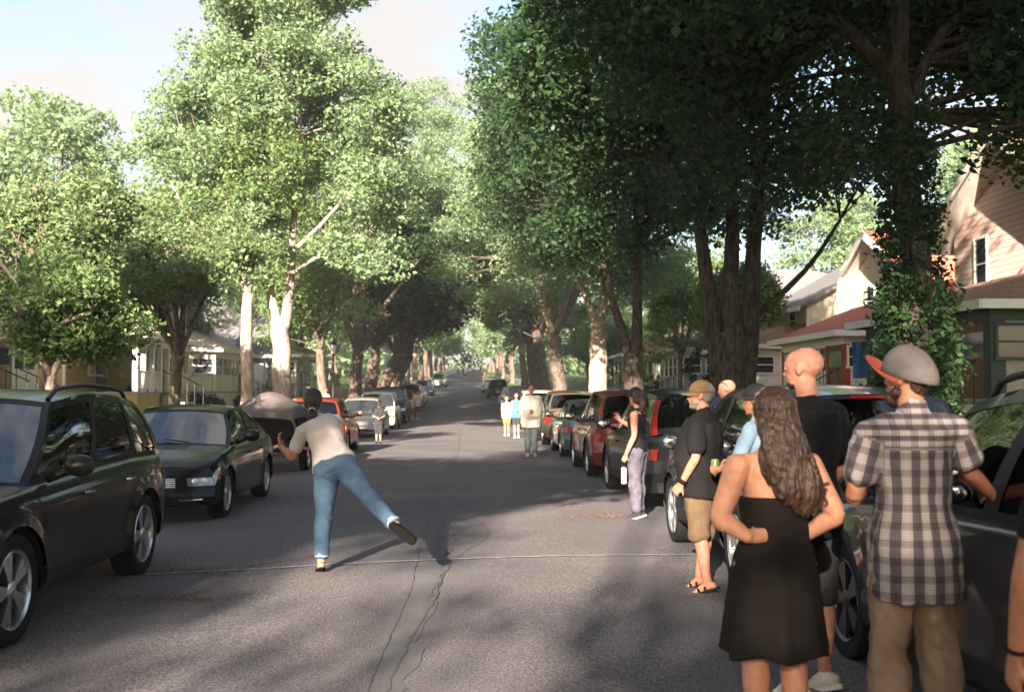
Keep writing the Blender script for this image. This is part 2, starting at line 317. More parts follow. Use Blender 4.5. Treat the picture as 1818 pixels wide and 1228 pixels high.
def tree(loc, ells, k, n, size, lm, bark='bark', r0=.35, limbs=None, fork=4., seed=1, label='', group=None, name='tree', gap=0, rc=(.7,1.3), shell=.5, flare=1.35, cat='tree', extra=None, nlimb=6, twig=True, tl=None, droop=.3):
    """limbs: list of paths [(x,y,z),..] with start radius; relative to the base"""
    x, y = loc; root = empty(name, (x, y, gz(x, y)-.03)); tag(root, label, cat, group); rr = random.Random(seed)
    C, rad = clusters(ells, k, seed, shell, gap, rc)
    b = MB(); pts = []
    if limbs is None:
        tx, ty = tl or (rr.uniform(-.3, .3), rr.uniform(-.3, .3)); top = (tx, ty, fork)
        limbs = [([(0,0,0),(tx*.3+.03,ty*.3,fork*.35),(tx*.7-.03,ty*.7,fork*.7),top], r0, r0*.72)]
        ctr = np.array(ells)[:, :3].mean(0); zt = max(e[2]+e[5] for e in ells)
        for i in range(nlimb):
            e = ells[i % len(ells)]; a = 2*PI*i/nlimb+rr.uniform(-.4, .4); q = .55 if i else .1
            tgt = (e[0]+e[3]*q*math.cos(a), e[1]+e[4]*q*math.sin(a), e[2]+e[5]*rr.uniform(-.1, .65))
            m1 = tuple(lerp(top[j], tgt[j], .35)+(0 if j < 2 else .5)+rr.uniform(-.25, .25) for j in range(3))
            limbs.append(([top, m1, tuple(lerp(top[j], tgt[j], .7)+rr.uniform(-.3, .3) for j in range(3)), tgt], r0*rr.uniform(.38, .55), .035))
    for li, (path, ra, rb) in enumerate(limbs):
        m = 14; pp = [spl(path, i/m) for i in range(m+1)]
        rads = [lerp(ra, rb, (i/m)**.85)*(1+((flare-1)*math.exp(-i*1.1) if path[0][2] < .5 else 0)) for i in range(m+1)]
        for i in range(1, m): pp[i] += Vector((rr.uniform(-1, 1), rr.uniform(-1, 1), 0))*rads[i]*.12
        if path[0][2] < .5: pp[0].z -= .3
        nseg = 14 if ra > .2 else 8; b.tube(pp, rads, nseg)
        for i in range(3, m+1):
            if pp[i].z > fork*.8: pts.append((pp[i], rads[i]))
    if not pts: pts = [(Vector((0,0,fork)), .1)]
    if twig:
        PA = np.array([p[0][:] for p in pts])
        for c in C:
            d = PA-c[None]; dd = (d**2).sum(1)+np.maximum(0, d[:, 2])*6; j = int(dd.argmin()); p0, r_ = pts[j]; c = Vector(c)
            mid = (p0+c)/2+Vector((rr.uniform(-.3,.3), rr.uniform(-.3,.3), rr.uniform(0,.35)))
            r1 = min(.05, r_*.55, .012+.014*(c-p0).length); b.tube([p0, mid, c], [r1, r1*.7, .008], 4, cap=False)
    b.build('trunk', M[bark], root, 180)
    if n < 260: n = int(n*1.7); size *= .74
    V = leaf_quads(C, rad, n, size, seed+7, droop); quads('crown', V, M[lm], root)
    if extra: extra(root)
    return root
def ring_ells(h0, h1, r, seed, n=5, sq=.75):
    """lumpy crown from h0 to h1 with overall radius r"""
    q = random.Random(seed); zc = (h0+h1)/2; hh = (h1-h0)/2; out = [(0, 0, zc+.1*hh, r*.7, r*.7, hh*.9)]
    for i in range(n):
        a = 2*PI*i/n+q.uniform(-.4, .4); z = lerp(h0+hh*.35, h1-hh*.6, q.random())
        out.append((r*.52*math.cos(a), r*.52*math.sin(a), z, r*.5, r*.5, hh*q.uniform(.4, .6)))
    return out
BOU_R, BOU_L = 'boulevard trees along the right kerb', 'boulevard trees along the left kerb'
# ---- left row
tree((-6.4,37.5), [(-.2,0,12.3,3.2,3.2,3.6),(-2.3,0,10.4,2.5,2.6,3.0),(2.1,0,11,2.2,2.6,3.2),(0,0,15.8,3.0,3,2.4),(-2.3,0,7.8,2.3,2.4,1.7),(2.5,-.2,8,1.9,2.2,1.8),(3.1,-.3,6.2,1.2,1.4,1.0),(-1.3,-1.4,6.9,2.2,2,1.4)],
     400, 280, .145, 'leaf_pale_sunlit', 'bark_pale', limbs=[([(0,0,0),(.02,0,1.5),(-.05,0,3.1),(-.12,0,4.0)], .36, .30), ([(-.12,0,3.6),(-.42,0,4.9),(-.6,0,6.4),(-.9,.1,9.5)], .22, .06), ([(0,0,3.6),(.22,0,4.9),(.32,0,6.6),(.5,0,10),(.6,0,13.2)], .22, .05),
     ([(.3,0,6.4),(1.2,-.2,7.2),(2.2,-.3,8.3),(2.9,0,9.2)], .10, .03), ([(-.6,0,6.4),(-1.4,0,7.2),(-2.4,0,8.0),(-3.2,0,8.6)], .10, .03), ([(.3,-.1,5.6),(1.3,-.5,6.2),(2.6,-.6,6.9),(3.3,-.4,6.4)], .08, .03)],
     seed=11, label='tall sunlit pale barked tree forking low behind the covered boat', group=BOU_L, fork=4.2, gap=-.02, rc=(.5,1.0), shell=.45)
tree((-7.3,36), [(-1.5,0,7.4,2.2,2.4,1.9),(-.2,1,9.2,2.2,2.4,1.8)], 80, 170, .17, 'leaf_mid', 'bark_pale', r0=.24, fork=4.8, seed=12, label='slimmer tree standing just left of the tall pale barked tree', group=BOU_L, gap=-.05, rc=(.6,1.0))
tree((-7.4,27.0), [(-.2,0,5.0,2.3,2.2,1.2),(-1.8,.4,4.5,1.6,1.6,1.1),(1.4,0,4.7,1.4,1.5,.9),(.1,0,5.8,1.7,1.7,.8),(-2.6,0,5.4,1.4,1.4,.8)], 125, 230, .13, 'leaf_warm', 'bark', r0=.17, fork=2.4, seed=13,
     label='small crooked tree with reddish trunk and yellowing leaves above the black sedan', group=BOU_L, gap=0, rc=(.4,.8), nlimb=7, tl=(.25,0))
tree((-6.9,18.0), [(-.6,0,2.95,1.4,1.4,.7),(.4,.2,2.65,.9,1.0,.5),(-1.5,0,2.65,1.1,1.2,.6),(-.4,.1,3.35,1.0,1.0,.5)], 90, 200, .12, 'leaf_mid', 'bark_pale', r0=.11, fork=1.75, seed=14,
     label='young leafy tree with a short pale trunk behind the black utility vehicle', group=BOU_L, gap=-.02, rc=(.35,.62), nlimb=6, tl=(.05,0))
tree((-8.6,22.0), [(-.7,0,4.5,1.8,1.8,1.0),(.4,.3,5.1,1.2,1.4,.8),(-2.1,0,4.9,1.4,1.5,.9)], 100, 180, .14, 'leaf_warm', 'bark', r0=.14, fork=2.7, seed=15, label='rusty tinged tree at the far left edge behind the young pale trunked tree', group=BOU_L, gap=.0, rc=(.45,.9))
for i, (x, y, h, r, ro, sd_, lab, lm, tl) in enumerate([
    (-7.0,53,14.5,3.8,.26,21,'slender tree rising beside the black street lamp','leaf_mid',None), (-6.5,62,20,5.8,.42,22,'thick dark trunked tree behind the red hatchback','leaf_dark_shaded',None),
    (-6.0,71,13.5,5.2,.50,23,'nearest of the dark leaning trees that arch over the street','leaf_dark_shaded',(1.5,0)), (-5.9,75,18,5.8,.45,24,'second of the dark leaning trees arching over the street','leaf_dark_shaded',(1.7,.3)),
    (-6.2,87,19,5.8,.5,25,'third leaning dark tree further up the left kerb','leaf_dark_shaded',(1.6,0)), (-6.6,100,14,5,.45,26,'tree past the leaning dark trees on the left','leaf_mid',(.8,0)), (-6.5,116,14,5.2,.45,27,'far left kerb tree beside the distant silver car','leaf_mid',None)]):
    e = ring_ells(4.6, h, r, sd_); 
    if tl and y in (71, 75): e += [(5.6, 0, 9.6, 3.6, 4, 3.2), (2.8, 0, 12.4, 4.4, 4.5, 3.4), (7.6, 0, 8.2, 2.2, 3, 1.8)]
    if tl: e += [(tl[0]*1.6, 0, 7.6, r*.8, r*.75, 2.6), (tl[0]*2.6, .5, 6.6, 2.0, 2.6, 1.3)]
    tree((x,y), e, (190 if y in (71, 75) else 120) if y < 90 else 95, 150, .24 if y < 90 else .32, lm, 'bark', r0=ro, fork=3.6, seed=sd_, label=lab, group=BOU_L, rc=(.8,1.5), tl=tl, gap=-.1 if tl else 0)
tree((-7.2,80), [(3.2,0,19,3.6,4,4.4),(1.4,0,14,4.6,5,4),(3.6,0,14.5,3.6,4,3.4),(4.6,0,22,2.4,3,2.2)], 230, 170, .22, 'leaf_pale_sunlit', 'bark', r0=.5, fork=6, seed=29, label='very tall hazy elm filling the gap above the left row', group=BOU_L, rc=(.8,1.4), gap=-.2, tl=(.6,0))
# ---- right row
def ivy(h, r, n, seed, bulge):
    def f(root):
        q = np.random.RandomState(seed); z = h*q.uniform(0, 1, n)**1.5; a = q.uniform(0, 2*PI, n); rad = r*(1+.15*np.sin(3*a))+np.abs(q.normal(0, .10, n))+np.array([pw(bulge, t) for t in z])*q.uniform(.1, 1, n)**.5
        C = np.stack([np.cos(a)*rad+rad*.2, np.sin(a)*rad, z], 1); quads('ivy', leaf_quads(C, np.full((n,3), .10), 16, .085, seed, .1), M['leaf_dark_shaded'], root)
    return f
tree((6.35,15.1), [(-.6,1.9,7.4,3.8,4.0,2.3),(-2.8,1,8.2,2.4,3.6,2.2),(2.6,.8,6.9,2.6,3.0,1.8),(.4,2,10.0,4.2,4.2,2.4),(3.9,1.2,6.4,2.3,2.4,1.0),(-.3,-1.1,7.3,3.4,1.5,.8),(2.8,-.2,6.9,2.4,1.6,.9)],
     430, 270, .125, 'leaf_dark_shaded', 'bark_shaded', limbs=[([(.1,0,0),(.05,0,1.6),(.12,0,3.1),(.0,0,4.6),(-.1,0,6.4),(.1,0,9.5)], .31, .13), ([(0,0,5.6),(.7,.3,6.8),(1.7,.6,7.6),(2.7,.8,8.3)], .11, .04), ([(-.1,0,6.0),(-1.3,.3,7.4),(-2.6,.4,8.5),(-4.0,.5,9.0)], .12, .04)],
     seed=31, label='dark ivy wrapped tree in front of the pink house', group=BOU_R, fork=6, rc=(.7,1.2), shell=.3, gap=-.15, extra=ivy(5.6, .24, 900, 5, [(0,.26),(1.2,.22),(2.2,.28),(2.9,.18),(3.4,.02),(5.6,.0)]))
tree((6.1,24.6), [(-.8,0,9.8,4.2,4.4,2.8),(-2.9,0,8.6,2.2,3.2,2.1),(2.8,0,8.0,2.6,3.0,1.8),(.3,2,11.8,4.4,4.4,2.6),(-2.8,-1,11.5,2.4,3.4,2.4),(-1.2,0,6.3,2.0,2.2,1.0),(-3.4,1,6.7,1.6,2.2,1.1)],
     330, 270, .15, 'leaf_dark_shaded', 'bark_shaded', limbs=[([(0,0,0),(-.02,0,1.2),(0,0,2.2),(.02,0,2.9)], .42, .38), ([(-.15,0,1.9),(-.4,0,3.3),(-.62,0,5.0),(-1.0,0,9)], .27, .10), ([(.0,0,2.4),(.05,0,4),(.1,0,6),(.0,.2,10)], .26, .1), ([(.25,0,.1),(.42,0,2.0),(.55,0,4.2),(.75,0,6.5),(1.0,0,9.5)], .30, .1),
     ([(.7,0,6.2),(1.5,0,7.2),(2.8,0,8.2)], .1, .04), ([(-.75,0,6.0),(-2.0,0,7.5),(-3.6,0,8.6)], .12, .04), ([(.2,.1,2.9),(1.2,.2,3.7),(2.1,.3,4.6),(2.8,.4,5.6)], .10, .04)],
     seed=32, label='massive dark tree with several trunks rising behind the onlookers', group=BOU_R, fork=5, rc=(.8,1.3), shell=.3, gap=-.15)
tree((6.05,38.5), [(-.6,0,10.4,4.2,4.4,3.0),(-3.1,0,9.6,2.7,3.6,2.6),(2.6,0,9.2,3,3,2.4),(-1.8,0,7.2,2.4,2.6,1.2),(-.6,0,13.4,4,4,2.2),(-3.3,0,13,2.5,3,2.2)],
     270, 160, .22, 'leaf_dark_shaded', 'bark_shaded', limbs=[([(0,0,0),(.02,0,1.2),(-.03,0,2.4),(0,0,3.0)], .40, .33), ([(-.1,0,2.6),(-.5,0,4.0),(-.95,0,5.6),(-1.5,0,8)], .21, .07), ([(.05,0,2.5),(.14,0,4.2),(.16,0,7),(0,0,11)], .26, .08)],
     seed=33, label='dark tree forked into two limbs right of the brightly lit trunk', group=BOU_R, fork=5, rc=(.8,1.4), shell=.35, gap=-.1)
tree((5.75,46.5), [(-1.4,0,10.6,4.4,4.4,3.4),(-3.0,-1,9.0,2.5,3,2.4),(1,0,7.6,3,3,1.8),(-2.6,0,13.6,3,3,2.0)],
     230, 170, .22, 'leaf_pale_sunlit', 'bark_pale', limbs=[([(0,0,0),(-.02,0,1.6),(.02,0,3.4),(0,0,4.6)], .44, .36), ([(0,0,4.2),(-.5,0,5.6),(-1.4,0,7.5),(-2.4,0,9.6)], .2, .06), ([(0,0,4.2),(.3,0,5.8),(.2,0,8),(0,0,11)], .24, .07), ([(0,0,4.4),(.9,0,5.8),(1.8,0,7.2)], .14, .05)],
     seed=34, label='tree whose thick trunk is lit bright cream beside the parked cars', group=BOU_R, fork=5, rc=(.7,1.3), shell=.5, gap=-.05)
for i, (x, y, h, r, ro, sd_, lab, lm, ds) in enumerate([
    (5.5,62,20,5.8,.5,41,'tall sunlit elm leaning its pale crown over the middle of the street','leaf_pale_sunlit',-3.4), (5.4,74,20,6.0,.52,42,'dark trunked tree in line with the man in the cream shirt','leaf_pale_sunlit',-3.2),
    (6.2,88,17,5.6,.5,43,'pale crowned tree beyond the cream sport utility vehicle','leaf_pale_sunlit',-1.5), (6.4,102,16,5.4,.45,44,'right kerb tree level with the distant silver car','leaf_pale_sunlit',-1), (6.5,118,15,5.2,.45,45,'farthest distinct tree of the right kerb row','leaf_mid',-.5)]):
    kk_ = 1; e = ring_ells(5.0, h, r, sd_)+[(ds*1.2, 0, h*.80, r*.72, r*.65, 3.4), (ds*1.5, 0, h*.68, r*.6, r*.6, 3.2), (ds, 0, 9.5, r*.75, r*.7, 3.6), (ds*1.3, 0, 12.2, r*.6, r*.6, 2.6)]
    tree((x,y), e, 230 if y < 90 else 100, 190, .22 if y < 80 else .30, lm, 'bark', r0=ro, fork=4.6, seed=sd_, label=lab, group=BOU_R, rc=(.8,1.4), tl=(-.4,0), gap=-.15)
# ---- trees behind the houses
BK = 'trees growing behind the houses'
for i, (x, y, h0, h, r, sd_, lab, lm) in enumerate([
    (-17.5,46,4,13.6,4.8,51,'pale sunlit tree behind the cream porch house at the upper left','leaf_pale_sunlit'), (-24,60,4,17.5,5.6,52,'hazy pale tree crown against the sky at far left','leaf_pale_sunlit'), (-16.5,60,3,11.5,4.2,53,'pale tree between the two left porches','leaf_pale_sunlit'),
    (-20,80,4,15,5.5,54,'tall pale crown left of the big forked tree','leaf_pale_sunlit'), (-14,92,3,13,5,55,'mid green tree far behind the street lamp','leaf_mid'), (-31,52,4,12,5,56,'low pale crown touching the left frame edge','leaf_warm'),
    (-13.5,112,3,14,6,57,'distant tree mass on the left lawns','leaf_mid'),
    (24,44,3,13.5,5.4,61,'bright yellow green tree behind the red roofed house','leaf_pale_sunlit'), (28,54,3,16,6,62,'tall bright tree behind the grey roofed house','leaf_pale_sunlit'), (22,62,3,13,5,63,'sunlit tree seen between the dark right trunks','leaf_pale_sunlit'),
    (29,36,3,15,5.5,64,'sunny tree between the ivy wrapped trunk and the pink house','leaf_pale_sunlit'), (17,78,3,12,5,65,'green tree beside the distant right porches','leaf_mid'), (13.5,96,2,9,4.5,66,'bright low tree past the lit trunk','leaf_pale_sunlit'), (13,112,2,11,5,67,'distant sunlit tree on the right lawns','leaf_pale_sunlit'), (35,46,3,15,6,68,'far bright crown at the right behind the pink house','leaf_pale_sunlit')]):
    tree((x,y), ring_ells(h0, h, r, sd_), 100, 140, .30, lm, 'bark', r0=.28, fork=h0, seed=sd_, label=lab, group=BK, rc=(.8,1.5))
for (x, y, h0, h, r, sd_, lab) in [(11.0,42.2,3.2,6.6,1.6,121,'small leafy yard tree before the grey sided house'), (11.0,54.5,3,9,2.8,122,'leafy yard tree half hiding the narrow windowed grey house')]:
    tree((x,y), ring_ells(h0, h, r, sd_), 95, 160, .18, 'leaf_mid', 'bark', r0=.14, fork=h0-.2, seed=sd_, label=lab, group=BK, rc=(.5,.9))
# ---- far street trees (copies) closing the avenue
src = tree((-6.4,134), ring_ells(4.2, 14, 5.2, 71), 90, 130, .4, 'leaf_pale_sunlit', 'bark', r0=.4, fork=4, seed=71, label='distant street tree closing the far end of the avenue', group='distant trees closing the avenue', rc=(1,1.8))
rr = random.Random(8)
for i in range(30):
    if i < 18: x = (-6.4 if i % 2 else 6.4)+rr.uniform(-.4,.4); y = 134+8.5*(i+1)
    else: x = rr.uniform(-26, 26); y = rr.uniform(128, 250); x += 9*(1 if x > 0 else -1)
    c = copy_tree(src); c.location = (x, y, gz(x, y)); c.rotation_euler.z = rr.uniform(0, 6.28); s = rr.uniform(.85, 1.15); c.scale = (s, s, s)
wd = np.random.RandomState(4); C = np.stack([wd.uniform(-120, 120, 420), wd.uniform(300, 330, 420), wd.uniform(6, 26, 420)], 1)
ug = np.stack([np.where(wd.rand(900) > .5, 1, -1)*wd.uniform(14, 55, 900), wd.uniform(86, 300, 900), wd.uniform(.5, 8, 900)], 1); ug[:, 2] += np.array([rz(q) for q in ug[:, 1]])
tag(quads('undergrowth', leaf_quads(ug, np.full((900,3), 2.4), 60, .8, 9), M['leaf_pale_sunlit']), 'mass of distant green gardens behind the far houses', 'garden greenery', kind='stuff')
tag(quads('woods', leaf_quads(C, np.full((420,3), 3.0), 60, 1.0, 3), M['leaf_dark_shaded']), 'far off dark woods at the end of the avenue', 'woods', kind='stuff')
# ---- unseen trees added behind the photographer, placed and shaped to shade the street
SH = 'unseen trees added around the photographer for their shade'
for i, (x, y, h0, h, r, sd_, kk, dx) in enumerate(SHADE):
    tree((x,y), [(e[0]+dx, *e[1:]) for e in ring_ells(h0, h, r, sd_)], kk, 130, .24, 'leaf_mid', 'bark', r0=.36, fork=h0-.3, tl=None, seed=sd_, label='unseen tree added behind the photographer to shade the street', group=SH, rc=(.8,1.4))
tree((6.3,3.5), [(-2.5,0,10.6,4.2,6.0,1.7),(-6.0,1,10.8,3.2,5.5,1.6),(-3.5,-5,11,4.5,3.5,1.8)], 260, 150, .22, 'leaf_mid', 'bark_shaded', limbs=[([(0,0,0),(.05,0,3),(-.1,0,6),(-.4,0,8.6)], .38, .25), ([(-.4,0,8.4),(-1.5,1,9.4),(-3.5,2,10.2),(-5.5,2.5,10.6)], .2, .05), ([(-.4,0,8.2),(-1.8,-1.5,9.4),(-3.4,-3.5,10.6)], .18, .05), ([(-.4,0,8.4),(-.2,2,9.6),(-.6,4,10.6)], .15, .04)],
     seed=110, label='unseen tree added beside the photographer to shade the street from above', group=SH, fork=8, rc=(.8,1.4), shell=.1, gap=-.3)  # out of view, added as a canopy to cut the sky light
# ---- shrubs and hedges
def shrub(x, y, r, h, lab, lm='leaf_dark_shaded', n=26, seed=1, sz=.1, grp=None, k=150):
    root = empty('shrub', (x, y, gz(x,y))); tag(root, lab, 'shrub', grp); q = random.Random(seed); b = MB()
    C, rad = clusters([(0,0,h*.5,r*.8,r*.8,h*.45)], n, seed, .3, -.3, (.18,.34))
    for c in C: b.tube([(0,0,-.05), tuple(.5*v for v in c), tuple(c)], [.015,.01,.004], 4, cap=False)
    b.build('stem', M['bark'], root); quads('foliage', leaf_quads(C, rad, k, sz, seed), M[lm], root)
for i, (x, y, r, h, lab, lm) in enumerate([(-13.2,43.5,.9,1.3,'dark shrub at the foot of the yellow brick pier','leaf_dark_shaded'), (-12.6,52,1.1,1.2,'dark bush beneath the second left porch window','leaf_dark_shaded'), (-12.4,57,1.2,1.0,'low bush right of the second left porch','leaf_dark_shaded'),
    (-12.5,72,1.6,1.6,'rounded green shrub on the lawn left of the throwing woman','leaf_mid'), (-11.5,66,1.3,1.2,'shorter green shrub in front of the rounded lawn shrub','leaf_mid'), (10.6,30.5,.8,1.0,'bright green bush by the white porch base','leaf_mid'), (8.9,22,1.0,1.7,'dark bushy growth below the pink house porch','leaf_dark_shaded'), (11.0,24.5,.9,1.0,'low bush against the stucco porch wall','leaf_dark_shaded'),
    (12.0,52,1.6,3.6,'tall dark evergreen shrub behind the lit trunk','leaf_dark_shaded'), (11.2,66,1.5,2.6,'round green shrub in the distance on the right','leaf_mid')]):
    shrub(x, y, r, h, lab, lm, 30, 80+i, .11)
# ================================================================ houses
def siding(name, col, step=.11, dark=.55): 
    return stripes(mat(name, col, .75, var=.07, vs=3), step, .9, 2, .02, tuple(c*dark for c in col), .14)
def shingle(name, col): return stripes(mat(name, tuple(c*.8 for c in col), .95, alt=tuple(c*1.25 for c in col), vs=9), .14, .7, 2, .02, tuple(c*.55 for c in col), .12)
M['pink_siding'] = siding('pink_siding', (.60,.43,.38), .155); M['grey_siding'] = siding('grey_siding', (.30,.29,.27)); M['white_siding'] = siding('white_siding', (.62,.60,.55))
M['cream_siding'] = siding('cream_siding', (.55,.50,.40)); M['blue_siding'] = siding('blue_siding', (.16,.18,.19)); M['yellow_brick'] = stripes(mat('yellow_brick', (.42,.30,.12), .9, var=.2, vs=12), .09, .6, 2, .01, (.2,.15,.08), .15)
M['stucco'] = mat('stucco', (.30,.26,.23), .95, var=.15, vs=20, bump=.6, bs=60); M['white_stucco'] = mat('white_stucco', (.62,.58,.50), .9, var=.08, vs=5, bump=.3, bs=60)
M['red_roof'] = shingle('red_roof', (.36,.10,.065)); M['brown_roof'] = shingle('brown_roof', (.20,.12,.08)); M['grey_roof'] = shingle('grey_roof', (.12,.12,.13)); M['tan_roof'] = shingle('tan_roof', (.38,.31,.26))
M['trimwhite'] = mat('trimwhite', (.70,.68,.63), .6, var=.06); M['redtrim'] = mat('redtrim', (.30,.05,.035), .7, var=.2); M['darkgreen'] = mat('darkgreen', (.02,.035,.03), .6); M['brick_red'] = stripes(mat('brick_red', (.25,.09,.06), .9, var=.25, vs=12), .08, .5, 2, .01, (.2,.17,.14), .15)
M['doorwood'] = mat('doorwood', (.12,.06,.035), .5, var=.2); M['iron'] = mat('iron', (.015,.015,.016), .5, .3); M['curtain'] = mat('curtain', (.5,.46,.38), .9, var=.15)
def window(root, c, w, h, nrm, fm=None, name='window', mull=1, cross=0):
    """frame with sill, sash bar and pane; c = centre on the wall, nrm in 'y-','x-','x+' (local)"""
    fm = fm or M['trimwhite']; b = MB(); t = .07
    def bx(u0, u1, z0, z1, d0, d1, mb, mi=0):
        if nrm[0] == 'y': mb.box((c[0]+u0, c[1]-d1, c[2]+z0), (c[0]+u1, c[1]-d0, c[2]+z1), mi)
        else:
            s = 1 if nrm[1] == '+' else -1; xs = sorted((c[0]+s*d0, c[0]+s*d1)); mb.box((xs[0], c[1]+u0, c[2]+z0), (xs[1], c[1]+u1, c[2]+z1), mi)
    W2, H2 = w/2, h/2
    bx(-W2-t, -W2, -H2, H2+t, -.02, .05, b); bx(W2, W2+t, -H2, H2+t, -.02, .05, b); bx(-W2, W2, H2, H2+t, -.02, .045, b)
    bx(-W2-t*1.5, W2+t*1.5, -H2-t, -H2, -.02, .09, b); bx(-W2, W2, -.022, .022, -.02, .035, b)
    for k in range(1, mull): u = -W2+w*k/mull; bx(u-.02, u+.02, -H2, H2, -.02, .038, b)
    o = b.build(name, fm, root); p = MB(); bx(-W2, W2, -H2, H2, -.03, .014, p); p.build('pane', M['pane'], o)
    return o
def roof_gable(b, x0, x1, y0, y1, z, rise, ov=.45, axis='y', th=.12, mi=0):
    """ridge along `axis`"""
    if axis == 'y':
        c = (x0+x1)/2; hw = (x1-x0)/2+ov; k = rise/((x1-x0)/2); zl = z-ov*k; zr_ = z+rise; ya, yb = y0-ov, y1+ov
        prof = [(c-hw, zl), (c, zr_), (c+hw, zl), (c+hw, zl+th), (c, zr_+th*1.25), (c-hw, zl+th)]
        n0 = len(b.m); b.rings([[(p[0], ya, p[1]) for p in prof], [(p[0], yb, p[1]) for p in prof]], mi); b.m[n0:n0+2] = [1, 1]
    else:
        c = (y0+y1)/2; hw = (y1-y0)/2+ov; k = rise/((y1-y0)/2); zl = z-ov*k; zr_ = z+rise; xa, xb = x0-ov, x1+ov
        prof = [(c-hw, zl), (c, zr_), (c+hw, zl), (c+hw, zl+th), (c, zr_+th*1.25), (c-hw, zl+th)]
        n0 = len(b.m); b.rings([[(xb, p[0], p[1]) for p in prof], [(xa, p[0], p[1]) for p in prof]], mi); b.m[n0:n0+2] = [1, 1]
def house(label, side, fx, yc, w, d, h, rise, axis, wall, roof, porch=None, wins=(), chim=None, gz_=None, name='house', gambrel=False, ov=.45):
    """fx = world x of the facade, yc = centre along the street; local x along the facade, local -y = street"""
    root = empty(name, (fx, yc, gz_ if gz_ is not None else gz(fx, yc)), R(-90) if side > 0 else R(90)); tag(root, label, 'house', 'houses along the street')
    b = MB(); x0, x1 = -w/2, w/2
    if gambrel:
        prof = [(x0, -.6), (x1, -.6), (x1, h), (x1*.62, h+rise*.66), (0, h+rise), (x0*.62, h+rise*.66), (x0, h)]
    elif axis == 'y': prof = [(x0, -.6), (x1, -.6), (x1, h), (0, h+rise), (x0, h)]
    else: prof = [(x0, -.6), (x1, -.6), (x1, h), (x0, h)]
    b.rings([[(p[0], 0, p[1]) for p in prof], [(p[0], d, p[1]) for p in prof]])
    if axis == 'x': b.rings([[(x0+.002, 0.002, h), (x0+.002, d/2, h+rise), (x0+.002, d, h)], [(x1-.002, 0.002, h), (x1-.002, d/2, h+rise), (x1-.002, d, h)]])
    b.build('wall', wall, root, 30)
    r = MB()
    if gambrel:
        o1 = .35; P = [(x0-o1, h-.3), (x0*.62-.05, h+rise*.66+.03), (0, h+rise+.03), (x1*.62+.05, h+rise*.66+.03), (x1+o1, h-.3)]
        up = [(P[0][0]-.06, P[0][1]+.14), (P[1][0]-.08, P[1][1]+.14), (0, P[2][1]+.15), (P[3][0]+.08, P[3][1]+.14), (P[4][0]+.06, P[4][1]+.14)]
        ring = P+up[::-1]; r.rings([[(p[0], -ov, p[1]) for p in ring], [(p[0], d+ov, p[1]) for p in ring]]); r.m[0:4] = [1]*4
    else: roof_gable(r, x0, x1, 0, d, h, rise, ov, axis)
    ro = r.build('roof', [roof, M['trimwhite']], root, 30)
    if chim:
        c = MB(); cx, cy, ch = chim; c.box((cx-.35, cy-.3, h), (cx+.35, cy+.3, ch), bev=.02); c.box((cx-.42, cy-.37, ch), (cx+.42, cy+.37, ch+.12), bev=.02); c.build('chimney', M['brick_red'], ro)
    # fascia boards
    f = MB(); th = .05
    if axis == 'y' and not gambrel:
        k = rise/(w/2); hw = w/2+ov
        for s in (-1, 1):
            a = [(s*hw, -ov-th, h-ov*k-.06), (0, -ov-th, h+rise-.06), (0, -ov-th, h+rise+.17), (s*hw, -ov-th, h-ov*k+.14)]
            q = [(x, y+th-.002, z) for x, y, z in a]
            f.rings([a if s < 0 else a[::-1], q if s < 0 else q[::-1]])
    elif gambrel:
        for k_ in range(4):
            p, q_ = P[k_], P[k_+1]
            a = [(p[0], -ov-th, p[1]-.12), (q_[0], -ov-th, q_[1]-.12), (q_[0], -ov-th, q_[1]+.16), (p[0], -ov-th, p[1]+.16)]; f.rings([a, [(x, y+th-.002, z) for x, y, z in a]])
    else:
        k = rise/(d/2); f.box((x0-ov, -ov-th, h-ov*k-.05), (x1+ov, -ov-.002, h-ov*k+.13))
        f.box((x0-.06, -.03, 0), (x0+.08, .05, h-.2)); f.box((x1-.08, -.03, 0), (x1+.06, .05, h-.2))
    f.build('fascia', M['trimwhite'], root)
    for wn in wins: window(root, *wn)
    if porch: build_porch(root, porch)
    return root
